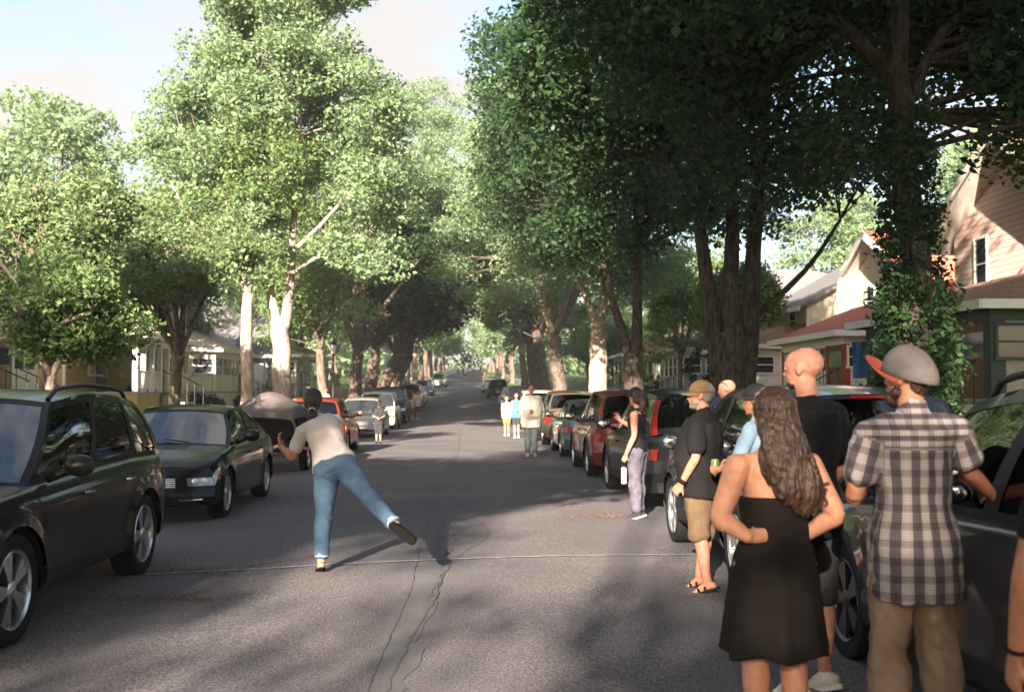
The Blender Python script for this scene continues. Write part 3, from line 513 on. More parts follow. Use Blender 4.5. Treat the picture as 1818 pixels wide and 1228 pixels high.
def build_porch(root, P):
    x0, x1, dp, zf, ze = P['x0'], P['x1'], P['d'], P.get('floor', .7), P['eave']; rs_ = P.get('rise', .9); wm = P.get('base', M['white_siding'])
    b = MB(); b.box((x0, -dp, -.6), (x1, -.003, zf-.08)); b.build('porch_base', wm, root)
    b = MB(); b.box((x0-.05, -dp-.06, zf-.08), (x1+.05, -.004, zf)); b.build('porch_floor', M['concrete'], root)
    r = MB(); o = .4; yb = -.005
    if P.get('roof', 'hip') == 'hip':
        a = [(x0-o, -dp-o, ze), (x1+o, -dp-o, ze), (x1+o, yb, ze), (x0-o, yb, ze)]; t = [(p[0], p[1], p[2]+.12) for p in a]
        r.rings([a, t], cap=(True, False)); i = dp*.8; zt = ze+.12+rs_; n = len(r.v)
        tp = [(x0-o+i, yb-.3, zt), (x1+o-i, yb-.3, zt)]; r.add(t+tp+[(x1+o-.3, yb, zt-.1), (x0-o+.3, yb, zt-.1)], [(0,1,5,4), (1,2,5), (3,0,4), (2,6,5), (7,3,4), (2,3,7,6), (4,5,6,7)])
    else:
        roof_gable(r, x0, x1, -dp, -.5, ze+.12, rs_, o, 'y', .1); c = (x0+x1)/2
        g = MB(); g.rings([[(x0, -dp+.05, ze+.1), (x1, -dp+.05, ze+.1), (c, -dp+.05, ze+.08+rs_)], [(x0, -dp+.12, ze+.1), (x1, -dp+.12, ze+.1), (c, -dp+.12, ze+.08+rs_)]]); g.build('porch_gable', P.get('gable', M['grey_siding']), root)
        r.box((x0-o, -dp-o, ze), (x1+o, yb, ze+.1))
    r.build('porch_roof', [P.get('roofm', M['brown_roof']), M['trimwhite']], root, 20)
    f = MB(); f.box((x0-o-.04, -dp-o-.05, ze-.05), (x1+o+.04, -dp-o-.002, ze+.15)); f.box((x0-o-.05, -dp-o, ze-.05), (x0-o-.002, yb, ze+.15)); f.box((x1+o+.002, -dp-o, ze-.05), (x1+o+.05, yb, ze+.15)); f.build('gutter', P.get('gut', M['trimwhite']), root)
    # header beam
    kind = P.get('kind', 'glazed'); cm = P.get('cm', M['trimwhite']); zr_ = zf+(.75 if kind == 'glazed' else .8)
    h = MB(); h.box((x0, -dp, ze-.28), (x1, -dp+.14, ze-.004)); h.box((x0, -dp+.14, ze-.28), (x0+.14, -.01, ze-.004)); h.box((x1-.14, -dp+.14, ze-.28), (x1, -.01, ze-.004)); h.build('porch_beam', cm, root)
    n = P.get('n', 4); segs = [x0+(x1-x0)*i/n for i in range(n+1)]; door = P.get('door', n//2)
    for i, s in enumerate(segs):
        c = MB(); w_ = P.get('cw', .12); c.box((s-w_/2 if 0 < i < n else (s if i == 0 else s-w_), -dp+.005, zf), (s+w_/2 if 0 < i < n else (s+w_ if i == 0 else s), -dp+.005+w_, ze-.28), bev=.01); c.build('column', P.get('colm', cm), root)
    for i in range(n):
        if i == door: 
            if kind == 'glazed':
                q = MB(); q.box((segs[i]+.08, -dp+.03, zf), (segs[i+1]-.08, -dp+.10, ze-.29), bev=.01); do = q.build('door', P.get('dm', M['doorwood']), root); q = MB(); q.box((segs[i]+.25, -dp+.012, zf+.9), (segs[i+1]-.25, -dp+.028, ze-.5)); q.build('pane', M['pane'], do)
            continue
        a, c_ = segs[i]+.065, segs[i+1]-.065
        if kind == 'glazed':
            q = MB(); q.box((a, -dp+.01, zf), (c_, -dp+.12, zr_)); q.build('parapet', wm, root)
            m = MB(); ft = .05; hh = ze-.285
            m.box((a, -dp+.02, zr_+.001), (c_, -dp+.10, zr_+ft)); m.box((a, -dp+.02, hh-ft), (c_, -dp+.10, hh))
            nn = 2 if c_-a > 1.3 else 1
            for k in range(nn+1): u = lerp(a, c_-ft, k/nn); m.box((u, -dp+.018, zr_+ft+.001), (u+ft, -dp+.102, hh-ft-.001))
            m.box((a+ft, -dp+.024, (zr_+hh)/2-.02), (c_-ft, -dp+.09, (zr_+hh)/2+.02)); wo = m.build('window', P.get('wm', M['trimwhite']), root)
            q = MB(); q.box((a+.01, -dp+.05, zr_+.01), (c_-.01, -dp+.065, hh-.01)); q.build('pane', M['pane'], wo)
            if P.get('curtain') and i % 2 == 0:
                q = MB(); q.grid(lambda u, v: (lerp(a+.1, a+.55*(c_-a), u), -dp+.047+.002*math.sin(u*30), lerp(zr_+.1, hh-.1, v)), 20, 1); q.build('curtain', M['curtain'], wo)
        else:
            q = MB(); q.box((a, -dp+.03, zf+.12), (c_, -dp+.09, zf+.16)); q.box((a, -dp+.02, zf+.76), (c_, -dp+.10, zf+.81)); m = int((c_-a)/.13)
            for k in range(1, m): u = lerp(a, c_, k/m); q.box((u-.018, -dp+.04, zf+.161), (u+.018, -dp+.075, zf+.759))
            q.build('railing', cm, root)
    if kind == 'glazed':   # side walls with a window
        for s, xx in (('-', x0), ('+', x1)):
            q = MB(); xs = sorted((xx, xx-.1 if s == '+' else xx+.1)); q.box((xs[0]+.002, -dp+.15, zf), (xs[1]-.002, -.008, ze-.285)); q.build('side_wall', wm, root)
            k = P.get('sn', 2)
            for j in range(k): window(root, (xx, -dp*(j+.5)/k-.02, (zf+.85+ze-.35)/2), dp/k-.35, ze-.35-zf-.95, 'x'+s, P.get('wm', M['trimwhite']), mull=P.get('sm', 1))
    else:
        window(root, ((x0*.6+x1*.4), -.002, zf+1.35), 1.3, 1.3, 'y-', mull=2); q = MB(); xx = (segs[door]+segs[door+1])/2; q.box((xx-.5, -.07, zf), (xx+.5, -.004, zf+2.1), bev=.01); q.build('door', M['doorwood'], root)
    xx = (segs[door]+segs[door+1])/2; st = MB(); ns = 5
    for k in range(ns): st.box((xx-.75, -dp-.3*(ns-k)-.065, -.6), (xx+.75, -dp-.3*(ns-k-1)-.067, zf*(k+1)/(ns+1)), bev=.008)
    st.build('steps', M['concrete'], root)
    for s in (-1, 1):
        q = MB(); q.tube([(xx+s*.72, -dp-.1, zf+.85), (xx+s*.72, -dp-1.45, .95)], .022, 6)
        for k in range(5): yy = -dp-.15-k*.3; q.tube([(xx+s*.72, yy, zf*(5-k)/6-.05), (xx+s*.72, yy, zf+.83-k*.13+(.0))], .014, 6)
        q.build('handrail', P.get('rail', M['iron']), root)
# ---- right side (facades look toward -x)
house('two storey pink clapboard house with a brown porch roof behind the ivy wrapped tree', 1, 13.9, 26.2, 7.2, 11, 5.3, 2.0, 'y', M['pink_siding'], M['brown_roof'],
    dict(x0=-3.6, x1=3.6, d=2.6, floor=.75, eave=2.72, rise=.95, n=3, door=2, base=M['stucco'], cm=M['darkgreen'], wm=M['darkgreen'], cw=.34, colm=M['darkgreen'], roofm=M['brown_roof'], curtain=1),
    wins=[((-2.0,0,4.35), .62, 1.35, 'y-'), ((1.6,0,4.35), .62, 1.35, 'y-'), ((-3.6,2.5,1.8), .8, 1.3, 'x-'), ((-3.6,5.5,4.6), .8, 1.2, 'x-'), ((-3.6,8,1.8), .8, 1.3, 'x-')], gz_=.72, ov=.75)
house('white gambrel house with red shingle roof and red framed porch windows', 1, 14.6, 37.2, 7.0, 11, 3.0, 3.4, 'y', M['white_stucco'], M['red_roof'],
    dict(x0=-3.4, x1=3.4, d=2.5, floor=.8, eave=2.7, rise=1.15, n=4, door=3, base=M['white_siding'], cm=M['trimwhite'], colm=M['redtrim'], cw=.2, roofm=M['red_roof'], curtain=1, roof='hip'),
    wins=[((-.75,0,4.15), .75, .95, 'y-'), ((.75,0,4.15), .75, .95, 'y-')], gambrel=True, gz_=.75, ov=.55)
house('grey sided house with a dark grey gabled roof next to the red roofed house', 1, 14.4, 48.3, 7.4, 11, 4.6, 3.1, 'x', M['cream_siding'], M['grey_roof'],
    dict(x0=-3.6, x1=3.6, d=2.5, floor=.8, eave=2.75, rise=1.0, n=4, door=1, base=M['white_siding'], cm=M['trimwhite'], roofm=M['brown_roof'], wm=M['trimwhite'], curtain=1),
    wins=[((-1.8,0,4.0), .8, 1.0, 'y-'), ((1.8,0,4.0), .8, 1.0, 'y-'), ((-3.7,3,1.9), .8, 1.3, 'x-'), ((-3.7,3,4.6), .7, 1.0, 'x-')], gz_=.75)
house('grey house with tall narrow upper porch windows left of the massive tree', 1, 13.8, 59.5, 7.0, 10, 4.9, 2.6, 'y', M['grey_siding'], M['grey_roof'],
    dict(x0=-3.2, x1=3.2, d=2.4, floor=.9, eave=3.0, rise=.9, n=5, door=4, base=M['grey_siding'], cm=M['trimwhite'], roofm=M['grey_roof']), wins=[((-1.2,0,4.8), .7, 1.2, 'y-'), ((1.2,0,4.8), .7, 1.2, 'y-')], gz_=.85)
house('low brick porch house with tan roof seen right of the forked dark tree', 1, 14.0, 69, 7.2, 10, 3.6, 2.9, 'y', M['brick_red'], M['tan_roof'],
    dict(x0=-3.3, x1=3.3, d=2.5, floor=.8, eave=2.7, rise=1.1, n=3, door=1, kind='open', base=M['brick_red'], cm=M['trimwhite'], roofm=M['brown_roof'], roof='gable'), wins=[((0,0,4.4), .9, 1.0, 'y-')])
house('distant pale house on the right past the other porches', 1, 14.2, 82, 7.2, 10, 4.2, 3, 'x', M['white_siding'], M['grey_roof'],
    dict(x0=-3.3, x1=3.3, d=2.4, floor=.7, eave=2.7, rise=1, n=3, door=1, kind='open', base=M['white_siding']), wins=[((-1.8,0,3.6), .8, 1, 'y-')])
# ---- left side (facades look toward +x)
house('reddish brown house behind the black utility vehicle at the left frame edge', -1, -16.0, 31.0, 7.6, 10, 3.4, 2.8, 'y', M['brick_red'], M['brown_roof'],
    dict(x0=-3.5, x1=3.5, d=2.4, floor=.7, eave=2.6, rise=.9, n=4, door=2, base=M['white_siding'], cm=M['trimwhite']), wins=[((0,0,4.3), .9, 1.0, 'y-')])
hA = house('yellow brick house with a long porch of white columns and a pale sunlit roof', -1, -14.8, 44.0, 7.8, 10, 3.3, 3.0, 'x', M['yellow_brick'], M['tan_roof'],
    dict(x0=-3.7, x1=3.7, d=2.6, floor=.8, eave=2.85, rise=1.0, n=7, door=3, kind='open', base=M['yellow_brick'], cm=M['trimwhite'], roofm=M['tan_roof'], cw=.2), wins=[((-3.9,2.2,1.9), .9, 1.4, 'x-')])
house('steep gabled house with dark framed porch windows behind the pale barked tree', -1, -14.6, 55.6, 7.2, 10, 3.4, 3.4, 'y', M['blue_siding'], M['brown_roof'],
    dict(x0=-3.4, x1=3.4, d=2.5, floor=.8, eave=2.75, rise=1.1, n=4, door=3, base=M['white_stucco'], cm=M['trimwhite'], roofm=M['tan_roof'], sm=1), wins=[((0,0,4.6), 1.0, 1.1, 'y-')])
house('small pale house with a gabled entry right of the pale barked tree', -1, -14.8, 68, 7.0, 10, 3.3, 2.9, 'x', M['white_siding'], M['tan_roof'],
    dict(x0=-.2, x1=3.2, d=2.2, floor=.7, eave=2.6, rise=1.1, n=2, door=0, kind='open', base=M['white_siding'], roofm=M['grey_roof'], roof='gable', gable=M['blue_siding']), wins=[((-2.1,0,2.0), 1.1, 1.2, 'y-', None, 'window', 2)])
house('white house with grey roof near the black street lamp', -1, -14.4, 80, 7.0, 10, 3.4, 2.9, 'y', M['white_siding'], M['grey_roof'],
    dict(x0=-3.2, x1=3.2, d=2.3, floor=.7, eave=2.6, rise=.9, n=4, door=1, base=M['white_siding']), wins=[((0,0,4.4), .9, 1.0, 'y-')])
house('distant cream house among trees on the left', -1, -14.6, 93, 7.0, 10, 3.6, 2.8, 'x', M['cream_siding'], M['brown_roof'],
    dict(x0=-3.2, x1=3.2, d=2.3, floor=.7, eave=2.6, rise=.9, n=3, door=1, kind='open', base=M['cream_siding']), wins=[])
# ================================================================ cars (local: +y = forward, origin on the road under the middle)
SEC = [(0,.93),(.06,.975),(.2,.995),(.42,1.0),(.62,.992),(.78,.975),(.9,.95),(.97,.915),(1.0,.87)]
SP = {
 'suv': dict(L=4.65, W=1.86, sill=.26, R=.36, wb=2.72, fo=.92, top=[(-2.33,.95),(-2.27,1.06),(-1.2,1.07),(.2,1.03),(.98,1.0),(1.5,.965),(2.0,.90),(2.24,.82),(2.33,.72)],
   B=[(-2.20,1.05),(-1.2,1.07),(0,1.04),(.98,1.0)], T=[(-1.92,1.58),(-1.2,1.645),(-.45,1.66),(.18,1.585)], wt=.72, wins=[(.075,.245),(.285,.575),(.615,.955)], doors=[-1.02,-.05,.98], clad=True),
 'bigsuv': dict(L=4.86, W=1.93, sill=.28, R=.385, wb=2.79, fo=.98, top=[(-2.43,.95),(-2.38,1.1),(-1.2,1.12),(.2,1.08),(1.02,1.05),(1.6,1.02),(2.1,.95),(2.34,.86),(2.43,.74)],
   B=[(-2.26,1.12),(-1.2,1.12),(0,1.09),(1.02,1.05)], T=[(-1.92,1.63),(-1.2,1.70),(-.4,1.715),(.22,1.65)], wt=.73, wins=[(.07,.275),(.31,.585),(.62,.955)], doors=[-1.05,-.05,1.0], clad=False),
 'sedan': dict(L=4.62, W=1.80, sill=.22, R=.325, wb=2.76, fo=.84, top=[(-2.31,.86),(-2.24,.96),(-1.75,.985),(-.9,.955),(0,.935),(.88,.915),(1.5,.86),(2.0,.76),(2.22,.68),(2.31,.60)],
   B=[(-1.78,.985),(-.9,.955),(0,.935),(.92,.915)], T=[(-1.02,1.345),(-.6,1.40),(-.1,1.42),(.30,1.355)], wt=.68, wins=[(.20,.50),(.535,.955)], doors=[-1.0,-.1,.85], clad=False),
 'pickup': dict(L=5.6, W=1.98, sill=.36, R=.40, wb=3.6, fo=.95, top=[(-2.8,1.16),(-2.75,1.2),(-1,1.2),(-.9,1.2),(.5,1.17),(1.3,1.15),(2.0,1.12),(2.55,1.04),(2.72,.98),(2.8,.88)],
   B=[(-.95,1.2),(-.3,1.2),(.5,1.17),(1.32,1.15)], T=[(-.78,1.76),(-.3,1.83),(.2,1.84),(.62,1.77)], wt=.74, wins=[(.08,.44),(.49,.955)], doors=[-.85,.22,1.25], clad=False),
 'hatch': dict(L=4.25, W=1.78, sill=.22, R=.32, wb=2.6, fo=.82, top=[(-2.12,.9),(-2.06,1.0),(-1,.99),(0,.96),(.85,.93),(1.4,.88),(1.9,.78),(2.05,.7),(2.12,.62)],
   B=[(-1.98,1.0),(-1,.99),(0,.96),(.9,.93)], T=[(-1.55,1.40),(-1,1.465),(-.3,1.48),(.22,1.42)], wt=.70, wins=[(.09,.25),(.30,.56),(.60,.955)], doors=[-.95,-.05,.9], clad=False)}
def wheel(root, x, y, Rr, side, style='alloy', ns=5, rm=None, w=.23, steer=0):
    prof = []; o = w/2; rr_ = Rr*.72
    prof = [(rr_, -o*.85), (Rr*.86, -o), (Rr*.965, -o*.88), (Rr, -o*.6), (Rr, o*.6), (Rr*.965, o*.88), (Rr*.86, o), (rr_, o*.85), (rr_*.96, o*.5), (rr_*.96, -o*.5), (rr_, -o*.85)]
    b = MB(); b.lathe(prof, 40, 0, 'x', cap=False); b.ell((0,0,0), (.04, rr_*.96, rr_*.96), 20)
    t = b.build('wheel', M['rubber'], root, 40); t.location = (x, y, Rr); t.rotation_euler.z = steer
    m = MB(); s = side
    m.lathe([(rr_*.955, s*o*.2), (rr_*1.0, s*o*.8), (rr_*.97, s*o*.9), (rr_*.90, s*o*.78), (rr_*.86, s*o*.2)] if s > 0 else [(rr_*.86, s*o*.2), (rr_*.90, s*o*.78), (rr_*.97, s*o*.9), (rr_*1.0, s*o*.8), (rr_*.955, s*o*.2)], 40, 0, 'x', cap=False)
    for k in range(ns*2 if ns < 8 else ns):
        a = 2*PI*(k//2)/ns+(.17 if k % 2 else -.17)*(1 if ns < 8 else 0) if ns < 8 else 2*PI*k/ns
        ca, sa = math.cos(a), math.sin(a); a2 = 2*PI*(k//2)/ns if ns < 8 else a; cb, sb = math.cos(a2), math.sin(a2)
        p0 = Vector((s*o*.72, cb*.04, sb*.04)); p1 = Vector((s*o*.74, ca*rr_*.9, sa*rr_*.9)); tn = Vector((0, -sa, ca)); wd = .022 if ns < 8 else .014
        m.rings([[p0-tn*wd*.9, p0+tn*wd*.9, p0+tn*wd*.9-Vector((s*.03,0,0)), p0-tn*wd*.9-Vector((s*.03,0,0))], [p1-tn*wd*1.5, p1+tn*wd*1.5, p1+tn*wd*1.5-Vector((s*.03,0,0)), p1-tn*wd*1.5-Vector((s*.03,0,0))]])
    m.ell((s*o*.68, 0, 0), (.022, .065, .065), 14); m.build('rim', rm or M['alloy'], t, 30)
    return t
def car(label, kind, pm, x, y, heading, group='cars parked along the kerbs', ns=5, rails=False, rimm=None, front=None, lowdet=False, cat='car', name='parked_car', plate=True, tall_lamps=False, zoff=None, tw=None):
    S = SP[kind]; L_, Wd, sill, RR = S['L'], S['W'], S['sill'], S['R']; hl = L_/2; yf = hl-S['fo']; yr = yf-S['wb']; hw = Wd/2
    root = empty(name, (x, y, rz(y)+(-.035 if abs(x) > 3 else -.02)), R(heading)); tag(root, label, cat, group)
    if y > 52: root.rotation_euler.x = math.atan(.0308)*(1 if heading == 0 else -1) if y > 61 else 0
    top = lambda q: pw(S['top'], q)
    def plan(q, xr):   # plan taper + corner rounding
        t = max(0, (abs(q)-(hl-.95))/.95); return xr*(1-.055*t*t)
    def nose(q, xr, zf):
        t = max(0, (abs(q)-(hl-.8))/.8); s = 1 if q > 0 else -1
        back = .30*abs(xr)**3+(.10*max(0, zf-.55)**1.2*2 if s > 0 or kind in ('sedan',) else .03*zf)+.05*max(0, .25-zf)*4
        return q-s*back*t*t
    def sec(zf):
        return pw(SEC, zf)
    def P(q, zf, s, z=None):
        xr = sec(zf); zz = z if z is not None else lerp(sill, top(q), zf); X = s*plan(q, xr)*hw
        return (X, nose(q, xr, zf), zz)
    def zlow(q):
        z = sill
        for c in (yf, yr):
            d = abs(q-c); ra = RR*1.13
            if d < ra: z = max(z, RR+math.sqrt(ra*ra-d*d))
        return z
    qs = set([-hl+L_*i/46 for i in range(47)])
    for c in (yf, yr):
        for i in range(17): qs.add(c+RR*1.13*math.cos(PI*i/16))
    for d in (.02,.05,.1,.18): qs |= {-hl+d, hl-d}
    qs = sorted(qs); vs = [0,.06,.13,.22,.34,.46,.58,.7,.8,.88,.94,.975,1]
    b = MB()      # body: 0 paint 1 trim 2 interior/well
    for s in (-1, 1):
        def side(q, v):
            zl = zlow(q); zt = top(q); z = lerp(zl, zt, v); zf = (z-sill)/(zt-sill); p = P(q, zf, s, z); 
            cr_ = -.018*math.exp(-((zf-.36)/.10)**2)+.010*math.exp(-((zf-.72)/.05)**2)   # character line and door scoop
            inn = 1 if yr+RR*1.2 < q < yf-RR*1.2 else .35
            fl = .03*max(0, 1-(math.hypot(q-yf, z-RR)-RR*1.13)/.12)*(abs(q-yf) < RR*1.4)+.03*max(0, 1-(math.hypot(q-yr, z-RR)-RR*1.13)/.12)*(abs(q-yr) < RR*1.4)
            return (p[0]+s*(cr_*inn+min(fl, .03)), p[1], p[2])
        n0 = len(b.f); b.grid(side, qs, vs, 0, flip=(s < 0))
        nv = len(vs)-1
        for k in range(n0, len(b.f)):
            zc = sum(b.v[i][2] for i in b.f[k])/4; j = (k-n0) % nv
            if S['clad'] and zc < sill+.16: b.m[k] = 1
            qc = qs[(k-n0)//nv]
            if S['clad'] and any(math.hypot(qc-c, zc-RR) < RR*1.13+.055 for c in (yf, yr)): b.m[k] = 1
        b.grid(lambda q, v: ((lambda p: (p[0]*(1-v)+p[0]*.62*v, p[1], p[2]))(P(q, max(0, (zlow(q)-sill)/(top(q)-sill)), s, zlow(q)))), qs, [0,1], 2, flip=(s > 0))
    # top skin between the shoulders (hood, tailgate edge, boot)
    b.grid(lambda q, u: (lambda xr: (xr*plan(q, 1)*hw, nose(q, xr, 1), top(q)+.035*(1-(u*2-1)**2)*(1 if abs(q) < hl-.02 else .4)))((u*2-1)*SEC[-1][1]), qs, 14, 0, flip=True)
    for e in (-1, 1):   # end caps
        q = e*hl
        b.grid(lambda zf, u: (lambda xr: (xr*plan(q, 1)*hw, nose(q, xr, zf)+e*(.035*math.exp(-((zf-.33)/.16)**2)), lerp(sill, top(q), zf)+(.014*(1-(u*2-1)**2) if zf == 1 else 0)))((u*2-1)*sec(zf)), [0,.1,.2,.3,.42,.55,.68,.8,.9,1], 14, 0, flip=(e > 0))
    nb = len(b.f)
    b.box((-hw*.6, -hl+.25, sill+.02), (hw*.6, hl-.25, sill+.1), 2)
    # greenhouse
    Bc, Tc = S['B'], S['T']; wb_ = SEC[-1][1]*hw; wt = S['wt']*hw
    def GB(u): p = spl([(0, *q) for q in Bc], u); return p.y, top(p.y)-.005
    def GT(u): p = spl([(0, *q) for q in Tc], u); return p.y, p.z
    def gs(u, v, s, off=0):
        yb, zb = GB(u); yt, zt = GT(u); nar = 1-.05*sstep(.75, 1, u)-.05*sstep(.3, 0, u); xb = plan(yb, wb_)
        X = lerp(xb, wt*nar, v)+.035*math.sin(PI*min(1, v)); 
        return (s*(X-off), lerp(yb, yt, v), lerp(zb, zt, v))
    ub = sorted(set([0, 1]+[w_ for ww in S['wins'] for w_ in ww]+[i/24 for i in range(25)])); vb = [0,.08,.2,.4,.6,.8,.89,.95,1]
    wm = MB(); seals = MB(); gl = []
    for s in (-1, 1):
        for ui in range(len(ub)-1):
            um = (ub[ui]+ub[ui+1])/2; inw = any(a < um < c for a, c in S['wins'])
            for vi in range(len(vb)-1):
                glass = inw and 1 <= vi < 6
                fr = (not glass) and (S['wins'][0][0]-.01 < um < S['wins'][-1][1]+.01) and vi < 6
                b.grid(lambda a, c: gs(a, c, s), [ub[ui], ub[ui+1]], [vb[vi], vb[vi+1]], 1 if fr else (3 if glass else 0), flip=(s < 0))
    keep = [i for i, m in enumerate(b.m) if m != 3]; b.f = [b.f[i] for i in keep]; b.m = [b.m[i] for i in keep]
    yT0, zT0 = GT(0); yT1, zT1 = GT(1); cr0 = .045
    def roof(u, s):
        yt, zt = GT(u); nar = 1-.05*sstep(.75, 1, u)-.05*sstep(.3, 0, u); s_ = s*2-1
        return (s_*wt*nar, yt+(.07*sstep(.6, 1, u)-.05*sstep(.35, 0, u))*(1-s_*s_), zt+cr0*(1-abs(s_)**2.6))
    b.grid(roof, 20, 16, 0, flip=True)
    if not glass and False: pass
    body = b.build('body', [pm, M['trim'], M['black']], root, 32, weld=True)
    # windows
    for s in (-1, 1):
        for wi, (a, c) in enumerate(S['wins']):
            g = MB(); g.grid(lambda u, v: gs(u, v, s, .006), [lerp(a, c, i/6) for i in range(7)], [.08+.81*i/6 for i in range(7)], 0, flip=(s < 0)); g.build('side_window', M['glass'], root, 180)
    def screen(u, v, end):
        s_ = u*2-1; yb, zb = GB(1 if end > 0 else 0); yt, zt = GT(1 if end > 0 else 0); nar = .95 if True else 1
        bb = .11 if end > 0 else -.05; tt = .07 if end > 0 else -.05
        xb = plan(yb, wb_); return (s_*lerp(xb, wt*.95, v)*(1.0)+s_*.035*math.sin(PI*v), lerp(yb+bb*(1-s_*s_), yt+tt*(1-s_*s_), v), lerp(zb+.03*(1-s_*s_), zt+cr0*(1-abs(s_)**2.6), v))
    for end, nm in ((1, 'windshield'), (-1, 'rear_window')):
        f = MB(); u0, v0, v1 = .035, (.04 if end > 0 else .16), .93
        us_ = sorted({0, u0, 1-u0, 1}|{i/12 for i in range(1, 12)}); vs_ = [0, v0, .3, .5, .7, v1, 1]
        g = MB(); fr = MB()
        for i in range(len(us_)-1):
            for j in range(len(vs_)-1):
                um, vm = (us_[i]+us_[i+1])/2, (vs_[j]+vs_[j+1])/2; ing = u0 < um < 1-u0 and v0 < vm < v1
                (g if ing else fr).grid(lambda a, c: screen(a, c, end), us_[i:i+2], vs_[j:j+2], 0, flip=(end < 0) if False else (end > 0))
        g.build(nm, M['screen_glass' if end > 0 else 'glass'], root, 180, weld=True); fr.build('pillar', pm, root, 180, weld=True)
        if end > 0 and not lowdet:
            q = MB()
            for k in (-.35, .25): q.tube([Vector(screen(.5+k*.5, .02, 1))+Vector((0,.02,.02)), Vector(screen(.5+k*.5+.22, .10, 1))+Vector((0,.02,.02))], .009, 5)
            q.build('wiper', M['black'], root)
    # cabin
    if not lowdet:
        fl = sill+.12
        for yy in ([.05, -.85] if kind != 'pickup' else [.35, -.5]):
            for sx in (-.38, .38):
                q = MB(); q.box((sx-.24, yy-.25, fl+.15), (sx+.24, yy+.28, fl+.32), bev=.05); q.box((sx-.23, yy-.42, fl+.3), (sx+.23, yy-.26, fl+.86), bev=.06); q.box((sx-.12, yy-.42, fl+.9), (sx+.12, yy-.33, fl+1.08), bev=.035); q.box((sx-.04, yy-.40, fl+.85), (sx+.04, yy-.36, fl+.91)); q.box((sx-.2, yy-.27, fl+.28), (sx+.2, yy-.2, fl+.4)); q.build('seat', M['interior'], root)
    # lamps as skins lifted off the body
    def skin(mb, fn, us, ws, off, flip=False):
        """lift a patch from the body, give it an edge"""
        mb.grid(lambda u, w: fn(u, w, off), us, ws, 0, flip)
    def endpt(e, u, zf, off):
        q = e*hl; xr = u*sec(zf); return (xr*plan(q, 1)*hw*(1+off*.3), nose(q, xr, zf)+e*(.035*math.exp(-((zf-.33)/.16)**2))+e*off, lerp(sill, top(q), zf))
    def sidept(q, zf, s, off): p = P(q, zf, s); return (p[0]+s*off, p[1], p[2])
    for s in (-1, 1):
        # headlight: front patch + side wrap
        z0, z1 = (.66, .92) if kind != 'pickup' else (.55, .85)
        h = MB(); F = range(9)
        h.grid(lambda i, j: endpt(1, s*lerp(.66, 1.0, i/8), lerp(z0, z1, j), .012), list(F), [0,.5,1], 0, flip=(s > 0))
        h.grid(lambda i, j: sidept(lerp(hl, hl-.42, i/8), lerp(z0, lerp(z1, z0+.16, i/8), j), s, .010), list(F), [0,.5,1], 0, flip=(s > 0))
        ho = h.build('headlight', M['lampdark'], root, 60, weld=True)
        if not lowdet:
            for uu in (.76, .88):
                pc = Vector(endpt(1, s*uu, (z0+z1)/2, .012)); q = MB(); q.ell(pc, (.055, .02, .045), 14); q.build('lamp_bulb', M['lampglass'], ho, 180)
            if kind == 'sedan':
                q = MB(); q.tube([Vector(endpt(1, s*uu, .22, .03)) for uu in (.55,.65,.75,.85)], .012, 6); q.build('chrome_strip', M['chrome'], root)
        tz0, tz1 = (.64, .86)
        tmb = MB()
        if tall_lamps:
            tmb.grid(lambda i, j: (lambda p: (p[0]+s*.008, p[1]-.012, p[2]))(gs(lerp(0, .035, i/4), j, s)), [0,2,4], [0,.3,.6,.9], 0)
            tmb.grid(lambda i, j: (lambda p: (p[0], p[1]-.015, p[2]))(screen(.5+s*.5*lerp(.90, 1.01, i), j, -1)), [0,1], [0,.3,.6,.9], 0)
        tmb.grid(lambda i, j: endpt(-1, s*lerp(.80, 1.0, i/8), lerp(tz0, tz1, j), .012), list(F), [0,.5,1], 0, flip=(s < 0))
        tmb.grid(lambda i, j: sidept(lerp(-hl, -hl+.30, i/8), lerp(tz0+.06*i/8, tz1-.04*i/8, j), s, .010), list(F), [0,.5,1], 0, flip=(s < 0))
        tmb.build('taillight', M['red_lens'], root, 60, weld=True)
        if not lowdet:
            am = MB(); am.grid(lambda i, j: sidept(lerp(hl-.33, hl-.22, i), lerp(.60, .66, j), s, .012), [0,1], [0,1]); am.build('side_marker', M['amber'], root)
            # mirror
            mb = MB(); my = S['B'][-1][0]-.28; mz = top(my)+.12; mb.ell((s*(hw+.13), my, mz), (.115, .07, .085), 14); mb.tube([(s*(hw*.9), my, mz-.10), (s*(hw+.07), my, mz-.03)], [.035, .03], 8); mo = mb.build('mirror', pm, root, 180)
            mb = MB(); mb.ell((s*(hw+.13), my-.045, mz), (.095, .03, .065), 12); mb.build('mirror_glass', M['chrome'], mo, 180)
            for di in range(len(S['doors'])-1):
                hy = S['doors'][di]+.16; p = P(hy, .80, s); hb = MB(); hb.tube([(p[0]+s*.005, hy-.09, p[2]), (p[0]+s*.035, hy-.06, p[2]+.004), (p[0]+s*.035, hy+.06, p[2]+.004), (p[0]+s*.005, hy+.09, p[2])], .014, 6); hb.build('door_handle', pm if kind != 'bigsuv' else M['chrome'], root)
            for dy in S['doors']:
                sm = MB(); zz = [max(.06, (zlow(dy)-sill)/(top(dy)-sill)+.02)]; zz = [lerp(zz[0], 1, i/12) for i in range(13)]
                def seam(i, j):
                    p = P(dy+(j-.5)*.009, zz[int(i)], s); zf = zz[int(i)]; c_ = -.018*math.exp(-((zf-.36)/.10)**2)+.010*math.exp(-((zf-.72)/.05)**2)
                    return (p[0]+s*(c_+.0015), p[1], p[2])
                sm.grid(seam, list(range(13)), [0,1]); sm.build('door_seam', M['black'], root, 180)
